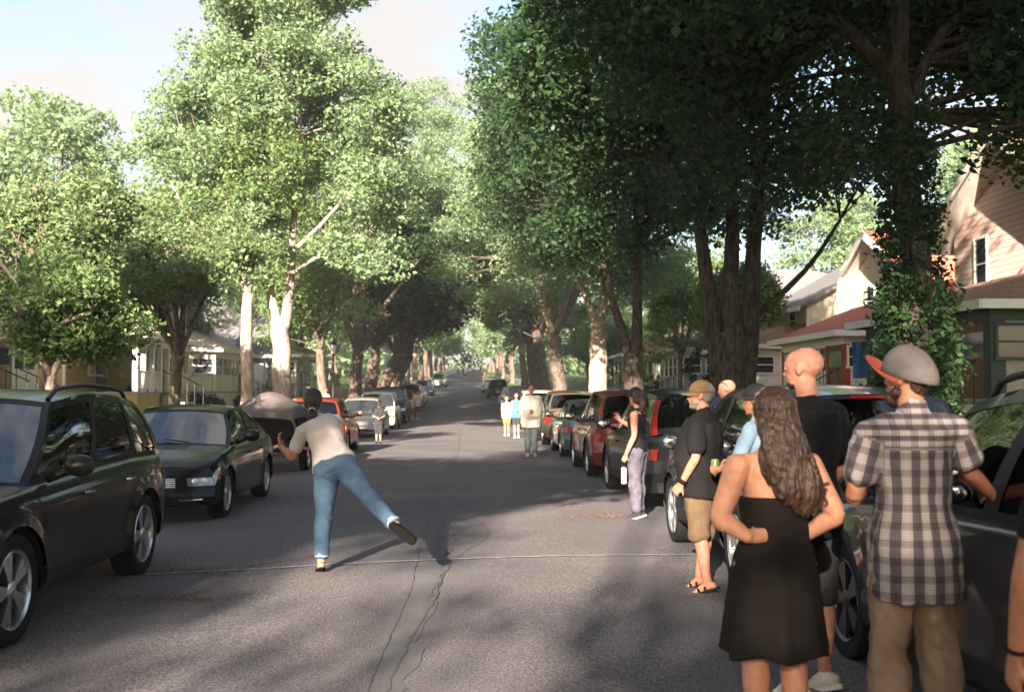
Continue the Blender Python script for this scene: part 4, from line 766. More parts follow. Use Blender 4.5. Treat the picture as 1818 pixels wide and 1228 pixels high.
        for (yy, st) in ((yf, 0), (yr, 0)): wheel(root, s*(hw-.12), yy, RR, s, ns=ns, rm=rimm)
        if rails:
            rl = MB(); pts = []
            for i in range(13):
                u = lerp(.12, .93, i/12); yt, zt = GT(u); pts.append((s*wt*.93*(1-.05*sstep(.75, 1, u)-.05*sstep(.3, 0, u)), yt, zt+(.065 if 0 < i < 12 else .0)+.012))
            rl.tube(pts, .019, 8); rl.build('roof_rail', M['iron'], root, 60)
    # front face: grille, lower intake, plate
    g = MB(); zg0, zg1 = (.60, .92) if kind != 'pickup' else (.5, .88)
    g.grid(lambda i, j: endpt(1, lerp(-.52, .52, i), lerp(zg0, zg1, j), .014), [k/10 for k in range(11)], [0,.5,1], 0, flip=True); gr = g.build('grille', M['black'], root, 60)
    if not lowdet:
        g = MB(); nb_ = 5
        for k in range(nb_):
            zf = lerp(zg0+.03, zg1-.03, k/(nb_-1)); g.tube([Vector(endpt(1, lerp(-.50, .50, i/10), zf, .026)) for i in range(11)], .014, 6)
        g.build('grille_bar', M['chrome'], gr, 60)
    g = MB(); g.grid(lambda i, j: endpt(1, lerp(-.74, .74, i), lerp(.08, .30, j), .012), [k/10 for k in range(11)], [0,.5,1], 0, flip=True); g.build('intake', M['trim'], root, 60)
    g = MB(); g.grid(lambda i, j: endpt(-1, lerp(-.8, .8, i), lerp(.02, .22, j), .012), [k/10 for k in range(11)], [0,.5,1], 0); g.build('rear_bumper', M['trim'], root, 60)
    if plate:
        zc = lerp(sill, top(-hl), .50 if kind in ('suv','bigsuv','hatch') else .45); yb = endpt(-1, 0, .5, .03)[1]; g = MB(); g.box((-.16, yb-.012, zc-.08), (.16, yb, zc+.08), bev=.006); g.build('licence_plate', M['white'], root)
        zc = lerp(sill, top(hl), .38); yb = endpt(1, 0, .38, .02)[1]; g = MB(); g.box((-.16, yb, zc-.08), (.16, yb+.014, zc+.08), bev=.006); g.build('licence_plate', M['white'], root)
    if not lowdet and kind in ('suv','bigsuv','hatch'):
        p = screen(.5, .97, -1); g = MB(); g.tube([Vector(screen(.5+k*.03, .965, -1))+Vector((0,-.02,-.005)) for k in range(-4, 5)], .014, 6); g.build('brake_light', M['red_lens'], root)
    if kind == 'pickup':
        q = MB(); q.box((-hw*.78, -hl+.12, 1.17), (hw*.78, -1.1, 1.262), bev=.02); q.build('bed_cover', M['black'], root)
    return root
M['lampdark'] = mat('lampdark', (.30,.31,.32), .12, .6, coat=1)
PM = {k: paint('paint_'+k, c, m_) for k, c, m_ in [('black',(.008,.009,.010),.2), ('navy',(.012,.016,.028),.3), ('charcoal',(.045,.047,.055),.6), ('red',(.22,.028,.014),.3), ('maroon',(.16,.035,.03),.5),
    ('silver',(.42,.40,.38),.6), ('white',(.62,.60,.56),.0), ('blue',(.08,.11,.14),.5), ('cream',(.62,.55,.42),.0), ('grey',(.13,.13,.135),.5), ('bronze',(.10,.075,.06),.5)]}
LK_, RK_ = 'cars parked along the left kerb', 'cars parked along the right kerb'
XL, XR = -3.86, 3.22
car('black utility vehicle with roof rails and multi spoke wheels, nearest on the left', 'bigsuv', PM['black'], -3.86, 8.55, 180, LK_, ns=5, rails=True).scale = (1,1,.945)
car('black sedan with a bright chrome grille facing the camera behind the black utility vehicle', 'sedan', PM['black'], -4.02, 15.75, 180, LK_, ns=7)
car('red hatchback seen from behind next to the covered boat', 'hatch', PM['red'], -4.0, 29.7, 0, LK_)
car('silver sedan with sky blue reflecting windshield behind the red hatchback', 'sedan', PM['silver'], -3.95, 41.0, 180, LK_, plate=False)
car('white utility vehicle between the silver sedan and the black pickup', 'suv', PM['white'], -3.95, 48.2, 180, LK_, lowdet=True)
car('black pickup truck facing the camera behind the white utility vehicle', 'pickup', PM['black'], -4.0, 56.6, 180, LK_)
for i, (k, c, y, lab) in enumerate([('sedan','black',65.5,'dark sedan just behind the black pickup truck'), ('suv','grey',73,'grey utility vehicle third behind the black pickup'), ('sedan','white',80,'pale sedan parked beyond the pair in pink shirts'),
    ('sedan','navy',99,'dark blue sedan far up the left kerb')]):
    car(lab, k, PM[c], -3.9, y, 180, LK_, lowdet=True)
car('silver utility vehicle stopped alone in the far sunlight left of the road centre', 'suv', PM['silver'], -3.3, 131, 180, LK_, lowdet=True)
car('blue sedan behind the distant silver utility vehicle', 'sedan', PM['blue'], -3.7, 142, 180, LK_, lowdet=True)
car('grey sedan farthest up the left kerb', 'sedan', PM['grey'], -3.9, 156, 180, LK_, lowdet=True)
car('charcoal grey crossover with black wheels that the man in plaid leans on', 'suv', PM['charcoal'], 3.24, 5.18, 0, RK_, rails=True, rimm=M['darkalloy'])
car('dark navy utility vehicle behind the bald man', 'suv', PM['navy'], 3.17, 10.3, 0, RK_, ns=5)
car('black utility vehicle with tall red tail lamps behind the woman in the black tank top', 'suv', PM['black'], 3.30, 16.75, 0, RK_, tall_lamps=True)
car('dark red utility vehicle in the right row ahead of the tall lamped black one', 'suv', PM['maroon'], 3.27, 22.2, 0, RK_)
car('blue grey sedan with bright red tail lamps in the right row', 'sedan', PM['blue'], 3.30, 28.8, 0, RK_, plate=False)
car('dull bronze utility vehicle tucked ahead of the blue grey sedan', 'suv', PM['bronze'], 3.3, 35.0, 0, RK_, lowdet=True)
car('black hatchback behind the man in the cream shirt', 'hatch', PM['black'], 3.25, 42.0, 0, RK_, lowdet=True)
car('cream utility vehicle behind the head of the man in the cream shirt', 'bigsuv', PM['cream'], 3.25, 49.5, 0, RK_, lowdet=True)
for i, (k, c, x, y, h, lab) in enumerate([('sedan','bronze',3.2,57.5,0,'dull brown sedan just ahead of the cream utility vehicle'), ('suv','grey',3.2,65,0,'grey utility vehicle left of the teal shirted girl'), ('sedan','white',3.2,75,0,'pale sedan far up the right kerb'),
    ('suv','navy',2.7,93,0,'navy utility vehicle pulling out far up on the right'), ('sedan','silver',2.4,108,0,'silver sedan far away on the right'), ('sedan','grey',3.2,122,0,'grey sedan nearest the distant yellow figure')]):
    car(lab, k, PM[c], x, y, h, RK_, lowdet=True)
# ================================================================ people
V3 = Vector
def skinmat(name, c): 
    m = mat(name, tuple(v*k for v, k in zip(c, (.92,.80,.76))), .6, alt=tuple(v*k for v, k in zip(c, (1.08,1.12,1.12))), vs=26, bump=.22, bs=110, spec=.35); p = m.node_tree.nodes['Principled BSDF']
    p.inputs['Subsurface Weight'].default_value = .12; p.inputs['Subsurface Radius'].default_value = (.02,.008,.004); return m
M['skin'] = skinmat('skin', (.40,.20,.13)); M['skin_tan'] = skinmat('skin_tan', (.34,.155,.095)); M['skin_pink'] = skinmat('skin_pink', (.38,.19,.135))
def cloth(name, c, var=.12, vs=6, rough=.9, weave=.25): return mat(name, c, rough, var=var, vs=vs, bump=weave, bs=260, spec=.2)
M['tee_white'] = cloth('tee_white', (.50,.46,.44)); M['tee_black'] = cloth('tee_black', (.007,.007,.008)); M['polo_black'] = cloth('polo_black', (.009,.009,.010)); M['dress_black'] = cloth('dress_black', (.009,.007,.0065), .2, 3)
M['denim'] = mat('denim', (.022,.055,.105), .9, alt=(.05,.10,.16), vs=5, bump=.3, bs=240); M['denim_light'] = cloth('denim_light', (.22,.33,.46)); M['khaki'] = mat('khaki', (.14,.095,.070), .95, alt=(.24,.17,.13), vs=5, bump=.5, bs=18)
M['shorts_tan'] = cloth('shorts_tan', (.12,.082,.05)); M['purple'] = cloth('purple', (.095,.09,.12), .3, 14); M['cream_cloth'] = cloth('cream_cloth', (.72,.66,.57)); M['teal'] = cloth('teal', (.05,.18,.20)); M['pink_cloth'] = cloth('pink_cloth', (.62,.42,.42))
M['grey_trousers'] = cloth('grey_trousers', (.12,.15,.16)); M['dark_cloth'] = cloth('dark_cloth', (.03,.03,.035)); M['cap_grey'] = cloth('cap_grey', (.14,.125,.125), .1, 30); M['cap_coral'] = cloth('cap_coral', (.42,.09,.06)); M['cap_tan'] = cloth('cap_tan', (.15,.095,.05)); M['green_cloth'] = cloth('green_cloth', (.05,.30,.06))
M['blue_cloth'] = cloth('blue_cloth', (.05,.14,.32), .5, 20); M['sole'] = mat('sole', (.5,.48,.44), .7); M['leather'] = mat('leather', (.007,.006,.006), .8, spec=.15); M['grey_shirt'] = cloth('grey_shirt', (.10,.13,.17)); M['tan_shoe'] = mat('tan_shoe', (.35,.25,.17), .8); M['yellow_cloth'] = cloth('yellow_cloth', (.3,.16,.05)); M['red_cloth'] = cloth('red_cloth', (.45,.08,.05))
def hairmat(name, c1, c2, sc=60): return mat(name, c1, .42, alt=c2, vs=sc, bump=.8, bs=90, stretch=(1,1,.08), spec=.5)
M['hair_black'] = hairmat('hair_black', (.004,.003,.003), (.010,.008,.007)); M['hair_brown'] = hairmat('hair_brown', (.016,.008,.005), (.052,.022,.011)); M['hair_grey'] = hairmat('hair_grey', (.10,.09,.08), (.20,.18,.165)); M['hair_blond'] = hairmat('hair_blond', (.10,.065,.04), (.26,.19,.13))
def plaid():
    m = D.materials.new('plaid'); m.use_nodes = True; t = m.node_tree; L = t.links.new; p = t.nodes['Principled BSDF']; p.inputs['Roughness'].default_value = .9; p.inputs['Specular IOR Level'].default_value = .2
    a = t.nodes.new('ShaderNodeAttribute'); a.attribute_name = 'pl'; s = t.nodes.new('ShaderNodeSeparateXYZ'); L(a.outputs['Vector'], s.inputs[0])
    def mth(op, x, y=None):
        n = t.nodes.new('ShaderNodeMath'); n.operation = op
        for i, q in enumerate((x, y)):
            if q is None: continue
            if isinstance(q, (int, float)): n.inputs[i].default_value = q
            else: L(q, n.inputs[i])
        return n.outputs[0]
    def band(src, per, duty, ph=0): return mth('LESS_THAN', mth('FRACT', mth('ADD', mth('DIVIDE', src, per), ph)), duty)
    u, v = s.outputs[0], s.outputs[1]
    k = mth('ADD', mth('MULTIPLY', band(u, .074, .5), .50), mth('MULTIPLY', band(v, .074, .42), .24))
    k = mth('ADD', k, mth('MULTIPLY', band(v, .0123, .3), .14)); k = mth('ADD', k, mth('MULTIPLY', band(u, .0247, .15, .3), .10))
    k = mth('MINIMUM', k, 1)
    r = t.nodes.new('ShaderNodeValToRGB'); r.color_ramp.elements[0].color = (.33,.30,.305,1); r.color_ramp.elements[1].color = (.028,.020,.024,1); e = r.color_ramp.elements.new(.5); e.color = (.09,.08,.092,1); L(k, r.inputs[0]); L(r.outputs[0], p.inputs['Base Color'])
    c = t.nodes.new('ShaderNodeTexCoord'); n = t.nodes.new('ShaderNodeTexNoise'); n.inputs['Scale'].default_value = 14; b = t.nodes.new('ShaderNodeBump'); b.inputs['Strength'].default_value = .5; b.inputs['Distance'].default_value = .02; L(c.outputs['Object'], n.inputs[0]); L(n.outputs[0], b.inputs['Height']); L(b.outputs[0], p.inputs['Normal'])
    return m
M['plaid'] = plaid()
def frame(d, side):
    """orthonormal side/front axes for a ring across direction d"""
    d = d.normalized(); s = (side-d*side.dot(d))
    if s.length < 1e-4: s = V3((1,0,0))-d*d.x
    s.normalize(); return s, s.cross(d).normalized()      # side, front-ish
def ring(c, a, b, n=18): return [c+a*math.cos(2*PI*j/n)+b*math.sin(2*PI*j/n) for j in range(n)]
def limb(mb, pts, rs, side=V3((1,0,0)), n=14, sub=5):
    """round-capped tapered limb; rs = radius or (side, front) at each point"""
    pts = [V3(p) for p in pts]; rs = [(r, r) if not hasattr(r, '__len__') else r for r in rs]; m = (len(pts)-1)*sub; rg = []
    R2 = [(r[0], r[1], 0) for r in rs]; P = [spl(pts, i/m) if len(pts) > 2 else pts[0].lerp(pts[1], i/m) for i in range(m+1)]
    for i, p in enumerate(P):
        d = P[min(i+1, m)]-P[max(i-1, 0)]; s, f = frame(d, side); q = spl(R2, i/m) if len(pts) > 2 else V3(R2[0]).lerp(V3(R2[1]), i/m); rg.append((p, s*q[0], f*q[1], d.normalized(), (q[0]+q[1])/2))
    out = []
    p, a, b, d, r = rg[0]
    for k in (.12, .55, .88): out.append(ring(p-d*r*math.sqrt(1-k*k)*.75, a*k, b*k, n))
    out += [ring(p, a, b, n) for p, a, b, d, r in rg]
    p, a, b, d, r = rg[-1]
    for k in (.88, .55, .12): out.append(ring(p+d*r*math.sqrt(1-k*k)*.75, a*k, b*k, n))
    mb.rings(out)
def remesh(mb, name, m, parent, vox, smooth=2, folds=0, fs=9, attr=None, stretch=(1,1,.5), seed=0):
    me = D.meshes.new('tmp'); me.from_pydata(mb.v, [], mb.f); bm = bmesh.new(); bm.from_mesh(me); bmesh.ops.recalc_face_normals(bm, faces=bm.faces[:]); bm.to_mesh(me); bm.free()
    o = D.objects.new('tmp', me); COL.objects.link(o); r = o.modifiers.new('r', 'REMESH'); r.mode = 'VOXEL'; r.voxel_size = vox
    if smooth: s = o.modifiers.new('s', 'SMOOTH'); s.factor = .5; s.iterations = smooth
    dg = bpy.context.evaluated_depsgraph_get(); dg.update(); out = D.meshes.new_from_object(o.evaluated_get(dg)); D.objects.remove(o); D.meshes.remove(me)
    n = len(out.vertices); co = np.empty(n*3, np.float32); out.vertices.foreach_get('co', co); co = co.reshape(-1, 3)
    if folds:
        no = np.empty(n*3, np.float32); out.vertices.foreach_get('normal', no); no = no.reshape(-1, 3)
        k = np.array([noise.noise(V3((c[0]*fs*stretch[0]+seed, c[1]*fs*stretch[1], c[2]*fs*stretch[2])))*.65+noise.noise(V3((c[0]*fs*2.3+c[2]*fs*1.4, c[1]*fs*2.3+seed, c[2]*fs*1.1)))*.35 for c in co]); k = 1-2*np.abs(k)**.8*1.4
        co += no*(k*folds)[:, None].astype(np.float32); out.vertices.foreach_set('co', co.ravel())
    out.materials.clear(); out.materials.append(m); out.polygons.foreach_set('material_index', [0]*len(out.polygons)); out.polygons.foreach_set('use_smooth', [True]*len(out.polygons))
    if attr:
        at = out.attributes.new('pl', 'FLOAT_VECTOR', 'POINT'); at.data.foreach_set('vector', np.array([attr(V3(c)) for c in co], np.float32).ravel())
    out.name = name; return link_mesh(name, out, parent)
def hand(mb, w, d, palm, side, s=1, curl=.5, thumb=.5, spread=.12, point=False):
    """w wrist, d hand direction, palm = palm normal, side=+1 thumb on the +cross side"""
    d = V3(d).normalized(); pn = V3(palm); pn = (pn-d*pn.dot(d)).normalized(); x = d.cross(pn).normalized()*side   # towards the thumb
    w = V3(w); limb(mb, [w-d*.01, w+d*.045*s, w+d*.092*s], [(.028*s,.020*s), (.040*s,.017*s), (.039*s,.014*s)], x, 12, 3)
    for k in range(4):
        o = (.0285-.019*k)*s; ln = (.075, .083, .077, .060)[k]*s; base = w+d*(.088-.004*abs(k-1))*s+x*o; dd = (d+x*(spread*(1.2-k*.8))).normalized(); cu = curl if not (point and k == 0) else .05
        a1, a2, a3 = cu*.75, cu*1.6, cu*2.2; p = [base-dd*.015]
        for a, l in ((a1, .45), (a2, .30), (a3, .25)): p.append((p[-1] if len(p) > 1 else base)+(dd*math.cos(a)+pn*math.sin(a))*ln*l)
        limb(mb, p, [.0095*s, .009*s, .0082*s, .0070*s], x, 8, 2)
    t0 = w+d*.025*s+x*.026*s; td = (d*.62+x*.75*(1-thumb*.5)+pn*thumb*.6).normalized(); t1 = t0+td*.045*s; t2 = t1+(td*.7+d*.5+pn*thumb*.4).normalized()*.032*s
    limb(mb, [t0-td*.012, t0+td*.012*s, t1, t2], [.014*s, .0135*s, .0105*s, .0085*s], x, 8, 2)
def head(mb, c, yaw, pitch=0, roll=0, s=1, male=True, ears=True):
    """c = head centre (between the ears), returns local->figure transform; face looks along +y at yaw 0"""
    Rm = Matrix.Rotation(yaw, 3, 'Z') @ Matrix.Rotation(roll, 3, 'Y') @ Matrix.Rotation(pitch, 3, 'X'); c = V3(c); T = lambda p: c+Rm @ (V3(p)*s)
    def e(p, r, n=16): mb.ell(T(p), tuple(q*s for q in r), n, 0, Rm)
    e((0,-.018,.032), (.077,.096,.086)); e((0,.028,.02), (.068,.070,.085)); e((0,.022,-.035), (.058,.062,.062)); j = .062 if male else .055
    e((0,.030,-.066), (j*.85,.052,.036)); e((0,.062,-.090), (.026,.022,.020)); e((0,.052,-.028), (.050,.040,.045))   # jaw, chin, cheeks
    mb.rings([[T(p) for p in q] for q in ([(-.010,.085,.018),(.010,.085,.018),(.010,.075,.018),(-.010,.075,.018)], [(-.015,.112,-.024),(.015,.112,-.024),(.018,.08,-.030),(-.018,.08,-.030)], [(-.012,.104,-.036),(.012,.104,-.036),(.012,.08,-.038),(-.012,.08,-.038)])])
    e((0,.089,-.053), (.023,.010,.006), 10); e((0,.088,-.063), (.019,.010,.006), 10)                 # lips
    for x in (-1, 1):
        e((x*.031,.083,.026), (.022,.010,.008), 10)                                                  # brow
        if ears: e((x*.076,-.008,-.004), (.011,.020,.032), 10)
    return T, Rm
def eyes(T, Rm, root, s=1):
    b = MB()
    for x in (-1, 1): b.ell(T((x*.030,.0815,.008)), (.0125*s,.009*s,.0075*s), 10, 0, Rm); b.ell(T((x*.030,.0895,.008)), (.0055*s,.003*s,.0055*s), 8, 1, Rm); b.ell(T((x*.031,.092,.029)), (.019*s,.003*s,.004*s), 8, 2, Rm)
    b.build('eyes', [M['white'], M['leather'], M['hair_black']], root, 180)
def torso_rings(J, rs, z0=0):
    pass
def person(label, loc, heading, J, spec, group='people watching the game in the street', vox=.012):
    """J: joints in metres (figure frame: +y forward, origin on the ground). spec: clothes and looks"""
    root = empty('person', (*loc, crown(*loc)+spec.get('dz', 0)) if abs(loc[0]) < 4.4 else (*loc, gz(*loc)), R(heading)); tag(root, label, 'person', group)
    J = {k: V3(v) for k, v in J.items()}; s = J.get('s', V3((1,0,0))).x; f = spec.get('fat', 1); male = spec.get('male', True); sm = M[spec.get('skin', 'skin')]
    lat0 = (J['hipR']-J['hipL']).normalized(); lat1 = (J['shR']-J['shL']).normalized(); pel = (J['hipR']+J['hipL'])/2; cl = (J['shR']+J['shL'])/2; nk = J['neck']; hd = J['head']; up0 = (J['chest']-pel).normalized()
    spine = [pel-up0*.06*s, pel+up0*.05*s, (pel*.45+J['chest']*.55), J['chest'], cl+(nk-cl)*.15, nk]
    bl = spec.get('belly', 0)
    wd = dict(m=[(.150,.105),(.160,.112),(.145,.105),(.168,.118),(.165,.098),(.060,.058)], f=[(.160,.108),(.172,.118),(.128,.098),(.142,.108),(.135,.085),(.048,.048)])['m' if male else 'f']
    def trunk(mb, inf=0, lo=0, hi=5, extra=None, hem=0, hr=0):
        pts = [p.copy() for p in spine]; rr_ = [((a*f+inf)*s, (b_*f+inf)*s) for a, b_ in wd]
        if bl: fw = lat0.cross(up0)*-1 if False else V3((-lat0.y, lat0.x, 0)); pts[2] += fw*bl*.55; rr_[2] = (rr_[2][0]+bl*.5, rr_[2][1]+bl*.55); rr_[1] = (rr_[1][0]+bl*.15, rr_[1][1]+bl*.2); pts[3] += fw*bl*.2; rr_[3] = (rr_[3][0]+bl*.1, rr_[3][1]+bl*.25)
        if hem: pts[0] = pts[0]-up0*hem; rr_[0] = (rr_[0][0]+hr, rr_[0][1]+hr*1.3); rr_[1] = (rr_[1][0]+hr*.6, rr_[1][1]+hr*.8)
        pts, rr_ = pts[lo:hi+1], rr_[lo:hi+1]; m = (len(pts)-1)*5; rg = []; P = [spl(pts, i/m) for i in range(m+1)]; Q = [spl([(*q, 0) for q in rr_], i/m) for i in range(m+1)]
        for i, p in enumerate(P):
            d = P[min(i+1, m)]-P[max(i-1, 0)]; a, b_ = frame(d, lat0.lerp(lat1, sstep(.15, .8, i/m))); n = 24; ring_ = []
            for j in range(n):
                t = 2*PI*j/n; cc, ss = math.cos(t), math.sin(t); k = (abs(cc)**2.5+abs(ss)**2.5)**(-1/2.5); ring_.append(p+a*Q[i][0]*cc*k+b_*Q[i][1]*ss*k)
            rg.append(ring_)
        mb.rings(rg)
    def shoulders(mb, inf=0):
        for sd in 'LR': limb(mb, [cl+(nk-cl)*.3, (cl*.4+J['sh'+sd]*.6)+V3((0,0,.012*s)), J['sh'+sd]], [(.055*s+inf,.050*s+inf), (.056*s*f+inf,.050*s*f+inf), (.052*s*f+inf,.052*s*f+inf)], V3((0,1,0)), 14, 3)
    af = spec.get('arm', 1)
    def arm(mb, sd, t0=0, t1=1, inf=0, loose=0):
        P = [J['sh'+sd], J['sh'+sd].lerp(J['el'+sd], .5), J['el'+sd], J['el'+sd].lerp(J['wr'+sd], .35), J['wr'+sd]]; rr_ = [.052, .046, .037, .036, .025]; rr_ = [(q*s*af+inf+loose*i*.3) for i, q in enumerate(rr_)]
        k = int(round(t1*4)) if t1 < 1 else 4; P = P[:k+1] if t1 >= 1 or k >= 1 else P; 
        if t1 < .5: P = [J['sh'+sd], J['sh'+sd].lerp(J['el'+sd], t1), J['sh'+sd].lerp(J['el'+sd], t1*1.85)]; rr_ = [rr_[0], rr_[0]*.95+loose, rr_[0]*.86+loose*1.6]
        limb(mb, P, rr_[:len(P)], V3((0,0,1)) if abs((J['el'+sd]-J['sh'+sd]).normalized().z) < .7 else V3((0,1,0)), 14, 4)
    lf = spec.get('leg', 1)
    def leg(mb, sd, t1=1., inf=0, loose=0, cuff=0):
        h, k, a = J['hip'+sd], J['kn'+sd], J['an'+sd]; th = (k-h).normalized(); back = V3((0,-1,0)); calf = k.lerp(a, .3)+back*.012*s
        P = [h+th*-.02, h.lerp(k, .35), k.lerp(h, .12), k.lerp(a, .06), calf, k.lerp(a, .72), a]; rr_ = [.092*f, .083*f, .060, .056, .057, .042, .036]; rr_ = [q*s*lf+inf+loose*i/6 for i, q in enumerate(rr_)]
        if t1 < 1:
            tot = 6*t1; n = int(tot); P2 = P[:n+1]; r2 = rr_[:n+1]
            if tot-n > .05: P2.append(P[n].lerp(P[n+1], tot-n)); r2.append(lerp(rr_[n], rr_[n+1], tot-n)+loose*.3)
            P, rr_ = P2, r2
        limb(mb, P, rr_, V3((1,0,0)), 16, 4)
    fd = {}
    for sd in 'LR':
        d = J.get('toe'+sd, J['an'+sd]+V3((0,.14*s,-.05*s)))-J['an'+sd]; fd[sd] = d
    def foot(mb, sd, inf=0, hi=False):
        a = J['an'+sd]; d = fd[sd]; flat = V3((d.x, d.y, d.z)); ln = .185*s; dirn = d.normalized(); shin = (a-J['kn'+sd]).normalized(); latf = dirn.cross(shin).normalized() if dirn.cross(shin).length > .1 else V3((1,0,0)); dn = latf.cross(dirn)*-1; dn = dn if dn.dot(shin) > 0 else -dn
        sole = dn*(.052*s)
        heel = a+sole*.75-dirn*.045*s; ball = a+sole*.95+dirn*ln*.62; toe = a+sole*1.05+dirn*ln*.95
        limb(mb, [heel, a+sole*.55+dirn*.04*s, ball, toe], [(.030*s+inf,.030*s+inf), (.033*s+inf,.034*s+inf), (.042*s+inf,.022*s+inf), (.034*s+inf,.014*s+inf)], latf, 14, 4)
        limb(mb, [a, a+sole*.5], [.034*s+inf, .032*s+inf], V3((1,0,0)), 10, 2)
        return a, dirn, latf, dn, sole
    # ---------- skin
    cov = -.022 if spec.get('upper', {}).get('sleeve') else -.008; mb = MB(); trunk(mb, cov, 0, 5 if cov > -.01 else 4); cov < -.01 and limb(mb, [cl, cl.lerp(nk, .62)], [(.09*s,.062*s), (.066*s,.055*s)], lat1, 18, 3); shoulders(mb, min(-.004, cov))
    nb = nk.lerp(hd, .15); Tn = spec.get('nr', .056 if male else .047)*s
    limb(mb, [cl.lerp(nk, .55), nk, hd+(nk-hd)*.25], [(Tn*1.05,Tn*.95), (Tn,Tn), (Tn*.97,Tn*1.0)], V3((1,0,0)), 16, 4)
    hs = spec.get('hs', 1)*s; T, Rm = head(mb, hd, R(spec.get('yaw', 0)), R(spec.get('pitch', 0)), R(spec.get('roll', 0)), hs, male, True)
    for sd in 'LR':
        arm(mb, sd)
        hp = spec.get('hand'+sd, {}); d = hp.get('d', J['wr'+sd]-J['el'+sd]); pal = hp.get('palm', V3((1 if sd == 'L' else -1, 0, 0))); hand(mb, J['wr'+sd], d, pal, hp.get('side', 1 if sd == 'L' else -1), s*(1.0 if male else .92), hp.get('curl', .45), hp.get('thumb', .5), .12, hp.get('point', False))
        if not spec.get('nolegs'): leg(mb, sd); foot(mb, sd)
    remesh(mb, 'body', sm, root, spec.get('bvox', min(vox, .009)), 2)
    if spec.get('eyes', True): eyes(T, Rm, root, hs)
    # ---------- trousers / shorts / jeans
    lo = spec.get('lower')
    if lo:
        mb = MB(); trunk(mb, .008, 0, 2 if lo.get('high') else 1); L1 = lo.get('len', .97)
        limb(mb, [J['hipL'].lerp(J['hipR'], .18)-up0*.02, J['hipL'].lerp(J['hipR'], .82)-up0*.02], [(.098*s*f,.108*s*f)]*2, up0, 16, 3)
        if lo.get('seat'): 
            for sd in 'LR': mb.ell(J['hip'+sd].lerp(pel, .12)+V3((0,-.045*s,.0)), (.085*s*f,.075*s*f,.095*s), 16)
        for sd in 'LR': leg(mb, sd, L1, lo.get('inf', .012), lo.get('loose', .004))
        remesh(mb, lo.get('name', 'trousers'), M[lo['m']], root, vox, 1, lo.get('folds', .006), lo.get('fs', 9), seed=3)
        if lo.get('cuff'):
            cm = MB()
            for sd in 'LR':
                k, a = J['kn'+sd], J['an'+sd]; c0 = k.lerp(a, lo['cuff']); c1 = k.lerp(a, lo['cuff']+.09); ax, bx_ = frame(c1-c0, V3((1,0,0))); r_ = lo.get('cuffr', .062)*s
                cm.rings([ring(c, ax*q, bx_*q, 20) for c, q in ((c0, r_*.97), (c0, r_*1.04), (c0.lerp(c1, .5), r_*1.07), (c1, r_*1.04), (c1, r_*.90), (c0.lerp(c1, .6), r_*.86))], cap=(False, False))
            cm.build('cuff', M[lo.get('cuffm', 'denim_light')], root, 180)
    # ---------- upper garment
    upg = spec.get('upper')
    if upg:
        mb = MB(); inf = upg.get('inf', .014); trunk(mb, inf, upg.get('lo', 0), 4, hem=upg.get('hem', .06), hr=upg.get('hemr', .006)); limb(mb, [J['chest'].lerp(cl, .4), cl.lerp(nk, .62)], [(.115*s*f+inf, .085*s*f+inf*.8), (.075*s+inf*.5, .068*s+inf*.5)], lat1, 20, 3)
        if upg.get('sleeve', .6): 
            shoulders(mb, inf*.5)
            for sd in 'LR': arm(mb, sd, upg.get('sleeve', .35), upg.get('sleeve', .35), inf*.55, upg.get('loose', .004)*.8)
        else:
            for sd in 'LR': limb(mb, [cl.lerp(J['sh'+sd], .35)-up0*.06, cl.lerp(J['sh'+sd], .5)+V3((0,0,.045*s))], [(.03*s,.075*s), (.022*s,.045*s)], V3((1,0,0)), 12, 3)
        if upg.get('collar'): limb(mb, [nk-(hd-nk)*.22, nk+(hd-nk)*.12], [(Tn*1.42,Tn*1.38), (Tn*1.20,Tn*1.22)], V3((1,0,0)), 20, 2)
        at = None
        if upg['m'] == 'plaid':
            def at(p):
                for sd in 'LR':
                    a_, b_ = J['sh'+sd], J['el'+sd]; ax = (b_-a_); t = (p-a_).dot(ax)/ax.length_squared
                    if t > .12 and (p-a_-ax*t).length < .12*s and abs((p-cl).dot(lat1)) > .165*s:
                        q = p-a_-ax*t; s1, f1 = frame(ax, V3((0,0,1))); return (math.atan2(q.dot(s1), q.dot(f1))*.068+.2, t*ax.length, 0)
                x = (p-cl).dot(lat1); u = math.atan2(x, -(p-pel-up0*(p-pel).dot(up0)).dot(V3((-lat1.y, lat1.x, 0)))+.02)*.155; v = p.z
                if p.z > cl.z-.075: return (p.z*1.0+.02, x*.0+p.y*.4, 0) if False else (v*1.6+.037, x, 0)
                return (u, v, 0)
        remesh(mb, upg.get('name', 'shirt'), M[upg['m']], root, vox, 1, upg.get('folds', .006), upg.get('fs', 8), attr=at, seed=7)
    # ---------- shoes
    sh = spec.get('shoes', 'shoe'); shm = M[spec.get('shoem', 'leather')]
